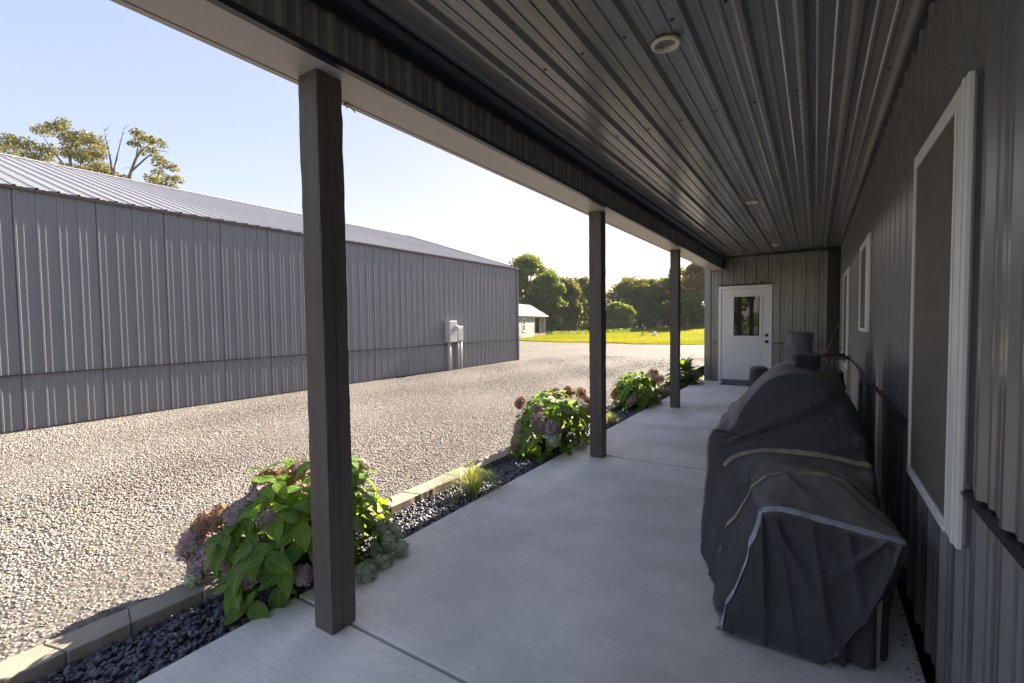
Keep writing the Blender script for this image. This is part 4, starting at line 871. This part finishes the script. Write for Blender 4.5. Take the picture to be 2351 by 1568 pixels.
# ornamental grasses
GB=leafmat('variegated_blade',(.16,.21,.05),(.46,.46,.22),trans=.45,tcol=(1.3,1.25,.6))
def tuft(c,n,h,rad,label,seed):
    r=random.Random(seed); V=[];Fq=[];Cc=[]
    for i in range(n):
        th=r.uniform(0,6.283); a=r.random()**.6; L=h*r.uniform(.75,1.25); out=rad*a*r.uniform(.7,1.2); w=.0035*r.uniform(.7,1.3); b0=Vector((math.cos(th)*.04*a,math.sin(th)*.04*a,0)); side=Vector((-math.sin(th),math.cos(th),0)); k=len(V); c_=r.random()
        for q in range(6):
            t=q/5; z=L*(1.7*t-(.75+.9*a)*t*t); p=b0+Vector((math.cos(th),math.sin(th),0))*out*t**1.3+Vector((0,0,max(z,.012))); ww=w*(1-t*.85)
            V+=[tuple(p-side*ww),tuple(p+side*ww)]; Cc+=[(c_,)*3]*2
        for q in range(5): Fq.append((k+2*q,k+2*q+1,k+2*q+3,k+2*q+2))
    root=empty('ornamental_grass',c,0,label,'ornamental grass','ornamental grasses in the slate bed'); o=link('blades',npmesh('blades',V,Fq,col=np.array(Cc)),GB,root); o['kind']='stuff'
tuft((-2.50,3.22,BEDZ),340,.34,.40,'yellow striped grass clump between the first and second hydrangeas',1)
tuft((-2.47,6.45,BEDZ),200,.24,.28,'yellow striped grass clump just past the second post',2)
tuft((-2.45,9.45,BEDZ),160,.24,.26,'yellow striped grass clump past the third post',3)
# fallen leaves
n=170; x=rng.uniform(-9,-3,n); y=rng.uniform(.2,14,n); 
k=rng.random(n)<.35; x=np.where(k,rng.uniform(-9.6,-9.2,n),x); y=np.where(k,rng.uniform(1.5,15.6,n),y)
a=rng.uniform(0,6.28,n); s_=rng.uniform(.012,.03,n); z=drive_z(x,y)+.022
P=np.zeros((n,4,3))
for q in range(4): w=a+q*np.pi/2; rr=s_*(1 if q%2==0 else .55); P[:,q]=np.stack([x+rr*np.cos(w),y+rr*np.sin(w),z+rng.uniform(-.004,.008,n)],1)
o=link('fallen_leaves',npmesh('fallen_leaves',P.reshape(-1,3),np.arange(4*n).reshape(-1,4)),mat('dead_leaf_orange',(.42,.22,.05),rough=.8,var=.3,vscale=3)); tag(o,'scattered orange dead leaves on the gravel',kind='stuff')
# ------------------------------------------------------------ shed with kennel run
A=at(1192,778,39.0); B=at(1253,771.6,47.0); A[2]=B[2]=-.06
dv=B-A; Ls=np.linalg.norm(dv[:2]); ux_=dv/Ls; ang=math.atan2(ux_[1],ux_[0])
shed=empty('kennel_shed',tuple(A),ang,'small grey board shed with a caged dog run at its far end','shed')
SW=mat('grey_board_siding',(.27,.30,.31),rough=.7,var=.08,objrand=.05); SR=mat('dull_roof_steel',(.22,.205,.20),rough=.45); BRN=mat('brown_timber',(.16,.10,.075),rough=.75)
ks=Ls*.53; hS=2.0; dpt=3.2                       # local x along the wall, +y away to the left
m=MB(); m.prism([(-4,0.03,.12),(-4,dpt,.12),(-4,dpt,hS),(-4,dpt/2,hS+1.0),(-4,0.03,hS)],(4+ks,0,0)); swl=m.build('shed_wall',BACK if False else SW,shed)
xx=-1.6
while xx<ks-.02:
    MB().box(xx+.006,min(xx+.30,ks)-.006,0,.03,.12,hS).build('siding_board',SW,swl); xx+=.30
MB().box(-4,Ls,-.02,dpt,0,.12).build('skid_base',BRN,shed)
MB().box(ks,Ls,-.01,dpt,.12,.30).build('kennel_deck',BRN,shed)
sr=MB(); 
for s1 in (1,-1):
    yc=dpt/2; sr.prism([(-4.2,yc,hS+1.12),(-4.2,yc-s1*(yc+.28),hS-.02),(-4.2,yc-s1*(yc+.28),hS-.06),(-4.2,yc,hS+1.07)],(Ls+4.45,0,0))
sr=sr.build('shed_roof',SR,shed)
m=MB()
xx=-4.2
while xx<Ls+.2: m.prism([(xx,-.27,hS+.0),(xx+.04,-.27,hS+.0),(xx+.04,dpt/2,hS+1.14),(xx,dpt/2,hS+1.14)],(0,0,.02)); xx+=.23
m.build('roof_ribs',SR,sr)['kind']='stuff'
MB().box(ks,Ls,-.0,.06,hS-.16,hS-.02).box(Ls-.05,Ls,.06,dpt,hS-.16,hS-.02).build('header_beam',SW,shed)
for px in (Ls-.10,ks+.02,ks+(Ls-ks)*.45): MB().box(px,px+.08,.0,.08,.30,hS-.16).build('kennel_post',BRN,shed)
wx=ks*.28; w=MB()
ring_=[(wx-.45,wx-.37),(wx+.37,wx+.45)]
w.box(wx-.42,wx-.34,-.04,.0,.72,1.78).box(wx+.34,wx+.42,-.04,.0,.72,1.78).box(wx-.34,wx+.34,-.04,.0,1.70,1.78).box(wx-.46,wx+.46,-.05,.0,.62,.72); w=w.build('window',WHITE,shed)
MB().box(wx-.34,wx+.34,-.012,-.004,.72,1.70).build('pane',PANE,w)
MB().box(wx-.34,wx+.34,-.03,-.0125,1.19,1.25).box(wx-.015,wx+.015,-.026,-.0125,.72,1.19).box(wx-.015,wx+.015,-.026,-.0125,1.25,1.70).box(wx-.34,wx-.015,-.024,-.0125,.94,.96).box(wx+.015,wx+.34,-.024,-.0125,.94,.96).box(wx-.34,wx-.015,-.024,-.0125,1.46,1.48).box(wx+.015,wx+.34,-.024,-.0125,1.46,1.48).build('glazing_bar',WHITE,w)
MB().box(ks-.07,ks,-.03,-.002,.12,hS).build('corner_board',WHITE,shed)
MB().box(-.2,.7,-.015,-.002,.20,.32).build('vent',mat('vent_grey',(.2,.22,.23),rough=.6),shed)
m=MB(); x0,x1,z0,z1=ks+(Ls-ks)*.45+.10,Ls-.12,.32,hS-.2
for q in range(-14,22):
    for sgn in (1,-1):
        a0=x0+q*.22; 
        pts=[]
        for t in np.linspace(0,1,2):
            pass
        zs,ze=z0,z1; xs_,xe=a0,a0+sgn*(z1-z0)
        # clip to the opening
        def cl(xs_,zs,xe,ze):
            pts=[]; 
            for t in np.linspace(0,1,40):
                X_=xs_+(xe-xs_)*t
                if x0<=X_<=x1: pts.append((X_,zs+(ze-zs)*t))
            return (pts[0],pts[-1]) if len(pts)>1 else None
        c_=cl(xs_,zs,xe,ze)
        if c_: m.tube([(c_[0][0],.03,c_[0][1]),(c_[1][0],.03,c_[1][1])],.009,3)
m.build('chain_link',mat('galvanised_wire',(.42,.42,.4),rough=.4,metal=.5),shed)['kind']='stuff'
MB().box(x0-.03,x0+.01,.01,.05,.3,hS-.18).box(x1-.01,x1+.03,.01,.05,.3,hS-.18).box(x0,x1,.01,.05,.3,.34).box(x0,x1,.01,.05,hS-.22,hS-.18).build('gate_frame',mat('galvanised_pipe',(.4,.4,.38),rough=.4,metal=.5),shed)
MB().box(ks+.0,Ls-.06,1.5,1.54,.3,hS-.1).build('inner_wall',BRN,shed)
# ------------------------------------------------------------ lawn objects
tp=at(1476,778,38.0); tz=float(lawn_h(np.array(tp[0]),np.array(tp[1])))+.03
t_=empty('tripod_sprinkler',(tp[0],tp[1],tz),0,'small dark tripod stand on the sunny lawn','sprinkler')
DK=mat('dark_green_metal',(.03,.05,.04),rough=.5)
m=MB(); m.tube([(0,0,0),(0,0,.75)],.035,8); m.build('pole',DK,t_)
for w in (0,2.1,4.2): MB().tube([(math.cos(w)*.3,math.sin(w)*.3,0),(0,0,.45)],.012,6).build('leg',DK,t_)
MB().lathe([(.03,.75),(.055,.77),(.055,.95),(.03,.99),(.001,1.0)],n=10).build('sprinkler_head',mat('blue_plastic',(.12,.2,.42),rough=.4),t_)
tp=at(1502.5,773,38.0); tz=float(lawn_h(np.array(tp[0]),np.array(tp[1])))+.03
j=empty('white_jug',(tp[0],tp[1],tz),0,'white jug with a dark cap sitting on the lawn near the tripod','jug')
MB().lathe([(.14,0),(.155,.02),(.155,.22),(.12,.30),(.05,.34),(.045,.38)],n=12).build('jug_body',WHITE,j,smooth=True); MB().lathe([(.05,.38),(.05,.43),(.001,.435)],n=10).build('cap',DK,j); MB().tube([(.1,0,.32),(.19,0,.30),(.17,0,.18)],.018,6).build('handle',WHITE,j)
# ------------------------------------------------------------ trees
BARK=mat('grey_brown_bark',(.14,.12,.10),rough=.9,var=.3,vscale=6,bump=.5,bscale=12)
TL={'dark':leafmat('oak_leaf',(.05,.085,.026),(.12,.15,.04),trans=.45,tcol=(1.9,1.7,.5)),'mid':leafmat('green_leaf',(.06,.105,.026),(.15,.185,.045),trans=.5,tcol=(1.8,1.6,.5)),'brown':leafmat('rusty_oak_leaf',(.075,.11,.036),(.17,.18,.055),trans=.5,tcol=(1.6,1.3,.6)),'yellow':leafmat('yellowing_leaf',(.085,.105,.025),(.20,.18,.04),trans=.45,tcol=(1.5,1.3,.5)),'bright':leafmat('young_green_leaf',(.09,.15,.03),(.18,.23,.05),trans=.5,tcol=(1.7,1.5,.5))}
def leaves(centres,radii,counts,size,seed):
    g=np.random.default_rng(seed); V=[];C=[]
    for c,rd,n in zip(centres,radii,counts):
        d=g.normal(size=(n,3)); d/=np.linalg.norm(d,axis=1,keepdims=True); rr=g.random(n)**.45; p=c+d*rr[:,None]*np.array(rd)
        a=g.normal(size=(n,3)); a/=np.linalg.norm(a,axis=1,keepdims=True); b=np.cross(a,g.normal(size=(n,3))); b/=np.linalg.norm(b,axis=1,keepdims=True)+1e-9
        s=size*g.uniform(.5,1.35,n)[:,None]; q=np.stack([p-a*s,p+b*s*.55,p+a*s,p-b*s*.55],1); V.append(q.reshape(-1,3))
        cc=np.clip(g.normal(.45,.28,n)+g.normal(0,.15),0,1); C.append(np.repeat(cc,4))
    V=np.concatenate(V); C=np.concatenate(C); return V,np.arange(len(V)).reshape(-1,4),np.stack([C]*3,1)
def tree(base,H,rx,cb,kind,label,seed,n=9000,size=.2,nc=42,group='trees along the far lawn',gap=.2,trunk=.22,ry=None):
    r=random.Random(seed); ry=ry or rx; root=empty('tree',tuple(base),0,label,'tree',group)
    tr=MB(); top=Vector((r.uniform(-.3,.3),r.uniform(-.3,.3),H*.8)); kpts=[Vector((0,0,-.3)),Vector((r.uniform(-.1,.1),0,H*.25)),Vector((r.uniform(-.2,.2),r.uniform(-.2,.2),H*.5)),top]
    tr.tube(kpts,[trunk*1.25,trunk,trunk*.7,trunk*.2],9)
    cen=[];rad=[];cnt=[]
    for i in range(nc):
        t=r.random(); zz=cb+(H-cb)*(1-(1-t)**1.0); f=(zz-cb)/(H-cb); env=math.sqrt(max(.03,1-abs(2*f-.85)**2.2/1.35)); th=r.uniform(0,6.283); q=r.random()**.45
        c=Vector((rx*env*q*math.cos(th),ry*env*q*math.sin(th),zz-.4)); s=rx*r.uniform(.15,.33)
        cen.append(np.array(c)); rad.append((s*1.2,s*1.2,s*.85)); cnt.append(s**2)
        if i%2==0:
            z0=min(H*.72,max(cb*.7,c.z*.62)); b0=Vector((0,0,z0)); md=b0.lerp(c,.55)+Vector((r.uniform(-.2,.2),r.uniform(-.2,.2),r.uniform(-.1,.3)))
            tr.tube([b0,md,c],[trunk*.38,trunk*.22,trunk*.06],6)
    k=n/sum(cnt); cnt=[max(20,int(x*k)) for x in cnt]
    V,Fc,C=leaves(cen,rad,cnt,size,seed); link('crown',npmesh('crown',V,Fc,col=C),TL[kind],root); tr.build('trunk',BARK,root,smooth=True); return root
def base_at(u,d):
    p=at(u,760,d); p[2]=float(lawn_h(np.array(p[0]),np.array(p[1]))); return p
def hgt(v,d,u,base): return float(at(u,v,d)[2]-base[2])
TR=[ # u, top v, distance, crown radius px, crown base fraction, kind, label, leaves
 (1212,590,56,66,.10,'mid','tallest dark green tree right behind the shed',16000),
 (1258,628,54,46,.05,'mid','green tree filling the gap at the right of the shed roof',9000),
 (1297,640,57,48,.08,'brown','rusty brown tinged tree to the right of the shed tree',10000),
 (1338,632,60,38,.12,'dark','dark tree just left of the second post',8000),
 (1420,692,54,34,.06,'bright','low bright green tree on the lawn edge behind the second post',7000),
 (1446,637,62,52,.40,'brown','open crowned oak with sky showing through, left half',7000),
 (1495,640,61,48,.38,'brown','open crowned oak with rusty top, right of its twin',7000),
 (1552,612,58,44,.12,'mid','tall full tree behind the third post',10000),
 (1603,600,54,44,.10,'yellow','yellow tinged tree next to the house corner',9000),
 (1660,600,58,50,.10,'mid','tree mostly hidden by the house corner',6000),
 (1790,615,58,50,.10,'mid','tree hidden behind the door end of the house, nearer its corner',5000),
 (1910,625,60,52,.10,'brown','tree hidden behind the house, farthest along the field edge',5000),
 (1585,668,50,34,.05,'dark','low dark tree in front of the yellow tinged tree',7000)]
for i,(u,vt,d,rp_,cb,kd,lab,n) in enumerate(TR):
    b=base_at(u,d); H=hgt(vt,d,u,b); tree(b,H,rp_*d/FPX,H*cb,kd,lab,50+i,int(n*1.9),.155,95)
# tangled brush and woods behind the fence
cen=[];rad=[];cnt=[]
for i in range(170):
    u=rng.uniform(1150,1980); d=rng.uniform(55,66); b=base_at(u,d); hh=rng.uniform(.6,3.6); cen.append(b+np.array([0,0,hh*.6])); rad.append((1.5,1.5,hh*.7)); cnt.append(190)
V,Fc,C=leaves(cen,rad,cnt,.17,77); o=link('undergrowth',npmesh('undergrowth',V,Fc,col=C),TL['dark']); tag(o,'dark tangled undergrowth along the tree line',kind='stuff')
cen=[];rad=[];cnt=[]
for i in range(85):
    u=rng.uniform(1100,2050); d=rng.uniform(75,90); b=base_at(u,d); hh=rng.uniform(2,5.5); cen.append(b+np.array([0,0,hh*.6])); rad.append((3,3,hh*.6)); cnt.append(260)
V,Fc,C=leaves(cen,rad,cnt,.3,78); o=link('woods',npmesh('woods',V,Fc,col=C),TL['dark']); tag(o,'far woods seen dimly between the trunks',kind='stuff')
# weeds along the fence
cen=[];rad=[];cnt=[]
for i in range(130):
    u=rng.uniform(1255,1700); d=rng.uniform(47.5,50); b=base_at(u,d); cen.append(b+np.array([0,0,.18])); rad.append((.5,.4,.25)); cnt.append(40)
V,Fc,C=leaves(cen,rad,cnt,.07,79); o=link('weeds',npmesh('weeds',V,Fc,col=C),TL['bright']); tag(o,'ragged weeds along the wire fence',kind='stuff')
# fence
fn=empty('wire_fence',(0,0,0),0,'thin wire fence on timber posts along the tree line','fence'); FW=mat('weathered_fence_post',(.13,.115,.10),rough=.85); prev=None; wires=MB()
for i,u in enumerate(range(1262,1720,63)):
    d=50-2.5*(u-1262)/450; b=base_at(u,d); MB().tube([(b[0],b[1],b[2]-.2),(b[0],b[1],b[2]+1.25)],.06,7).build('fence_post',FW,fn)
    if prev is not None:
        for k in range(5): wires.tube([(prev[0],prev[1],prev[2]+.2+.22*k),(b[0],b[1],b[2]+.2+.22*k)],.006,3,False)
    prev=b
wires.build('fence_wire',mat('fence_wire_steel',(.10,.10,.10),rough=.5),fn)['kind']='stuff'
# tree behind the barn: limbs and leaf clumps in space
D0=34.0
def T3(u,v,dd=0): return at(u,v,D0+dd)
root=empty('tree',tuple(T3(190,740)*np.array([1,1,0])),0,'large half dead tree with bare snags rising behind the barn roof','tree','trees behind the barn')
off=-np.array(root.location)
tb=MB(); r=random.Random(3)
def limb(pts,rads,n=7): tb.tube([tuple(T3(u,v,dd)+off) for u,v,dd in pts],[q*.72 for q in rads],n)
limb([(190,745,0),(195,600,0),(175,470,0),(165,400,-1),(158,340,-1),(150,300,-1.5)],[.45,.4,.3,.16,.1,.03])
limb([(190,560,0),(250,450,0),(258,395,0),(250,345,0),(243,318,0),(240,296,0)],[.3,.22,.10,.075,.05,.015])
limb([(256,430,0),(264,380,.3),(275,335,.5),(281,310,.5),(285,295,.5)],[.12,.085,.06,.035,.012])
limb([(190,600,0),(280,480,1),(300,398,1),(312,365,1),(325,345,1),(345,330,1),(365,325,1)],[.34,.28,.16,.12,.08,.05,.02])
limb([(312,368,1),(318,330,1),(316,305,1)],[.09,.06,.02]); limb([(300,395,1),(335,363,1),(362,345,1.5),(390,350,1.5)],[.1,.08,.05,.02])
limb([(190,610,0),(300,500,1),(352,425,1.5),(370,390,1.5),(378,372,1.5)],[.28,.2,.1,.06,.03])
limb([(165,405,-1),(140,370,-2),(120,345,-2),(100,315,-2)],[.12,.09,.06,.02]); limb([(170,420,0),(110,390,1),(50,360,2),(10,345,2)],[.14,.1,.06,.02]); limb([(168,400,-1),(195,360,0),(210,330,0)],[.1,.06,.02])
for i in range(26):
    bu,bv=r.choice([(241,300),(243,315),(246,330),(284,297),(281,308),(277,325),(290,385),(288,400),(205,390)]); q=(r.uniform(-16,16),r.uniform(-18,4)); limb([(bu,bv,0),(bu+q[0]*.5,bv+q[1]*.5+r.uniform(-3,3),r.uniform(-.3,.3)),(bu+q[0],bv+q[1],r.uniform(-.6,.6))],[.022,.014,.006],4)
tb.build('trunk',mat('pale_dead_bark',(.15,.135,.12),rough=.9,var=.25,vscale=3),root,smooth=True)
CL=[(30,340,26,16),(60,330,22,14),(20,320,20,12),(90,360,28,16),(60,375,30,18),(110,345,20,16),(100,300,24,14),(125,290,18,12),(145,285,16,14),(150,310,22,14),(165,325,24,16),(190,315,26,16),(215,325,24,18),(225,350,22,16),(205,365,28,18),(180,350,24,18),(150,350,18,14),(140,390,30,16),(110,400,30,14),(180,395,30,16),(215,395,30,16),(240,390,22,16),(260,410,26,16),(285,415,20,12),(235,420,30,12),(195,425,34,12),(160,415,30,12),(270,440,30,12),(310,430,14,8),
 (315,305,16,10),(330,320,20,10),(355,325,20,9),(372,332,14,8),(310,330,16,8),(345,345,16,7),(325,350,12,7),(370,375,20,11),(395,385,16,9),(360,360,14,8),(385,410,16,9),(408,412,16,9),(350,410,18,10),(370,425,24,10),(395,428,16,8),(340,425,18,8),(362,395,14,7),(-20,340,26,18),(-30,380,40,24),(40,400,30,16),(20,380,26,14)]
cen=[];rad=[];cnt=[]; pxm=D0/FPX
for (u,v,a,b) in CL: 
    cen.append(T3(u,v,r.uniform(-1.6,1.6))+off); rad.append((a*pxm*1.0,a*pxm*1.0,b*pxm*1.05)); cnt.append(int(a*b*.95))
V,Fc,C=leaves(cen,rad,cnt,.10,5); link('crown',npmesh('crown',V,Fc,col=C),TL['yellow'],root)
b=at(884,700,46); b[2]=0; tree(b,at(884,524,46)[2]-0,2.0,3.5,'mid','tree whose very top just shows above the barn ridge',91,3000,.15,24,'trees behind the barn')
# trees on the approach side, seen mirrored in the door glass
for i,(x,y,H) in enumerate(((-6.5,-24,8.5),(-13,-27,9.5),(1.5,-27,8))):
    tree((x,y,-.2),H,3.2,1.0,'bright',('yellow green tree mirrored at the left of the door glass','yellow green tree standing past the near end of the barn','yellow green tree mirrored beside the post in the door glass')[i],120+i,5000,.22,36,'trees on the approach side')
# sprig caught at the beam edge by the first post
sp_=empty('leaf_sprig',tuple(onp(790,246,0,-2.05)),0,'tiny dry leaf sprig hanging at the beam edge by the first post','sprig')
m=MB(); m.tube([(0,0,.12),(.0,.02,.03),(.01,.05,.0)],.002,4); m.build('twig',BARK,sp_)
for q in range(4): o=link('leaf',LM[q%5],None,sp_); place(o,Vector((.003*q,.012*q,.03-.008*q)),Vector((.3,math.cos(q*2),-.4)),(0,0,1),.03)

# thin summer haze: one closed box round the whole scene
hz=MB().box(-265,265,-265,265,-1.4,24).build('haze',None); hz['kind']='stuff'; hz['label']='thin pale summer haze over the whole place'
m=bpy.data.materials.new('haze_air'); m.use_nodes=True; n,l=m.node_tree.nodes,m.node_tree.links; n.remove(n['Principled BSDF'])
pv=n.new('ShaderNodeVolumePrincipled'); pv.inputs['Color'].default_value=(.93,.95,1,1); pv.inputs['Density'].default_value=.0004; pv.inputs['Anisotropy'].default_value=.0; l.new(pv.outputs[0],n['Material Output'].inputs['Volume']); hz.data.materials.append(m)
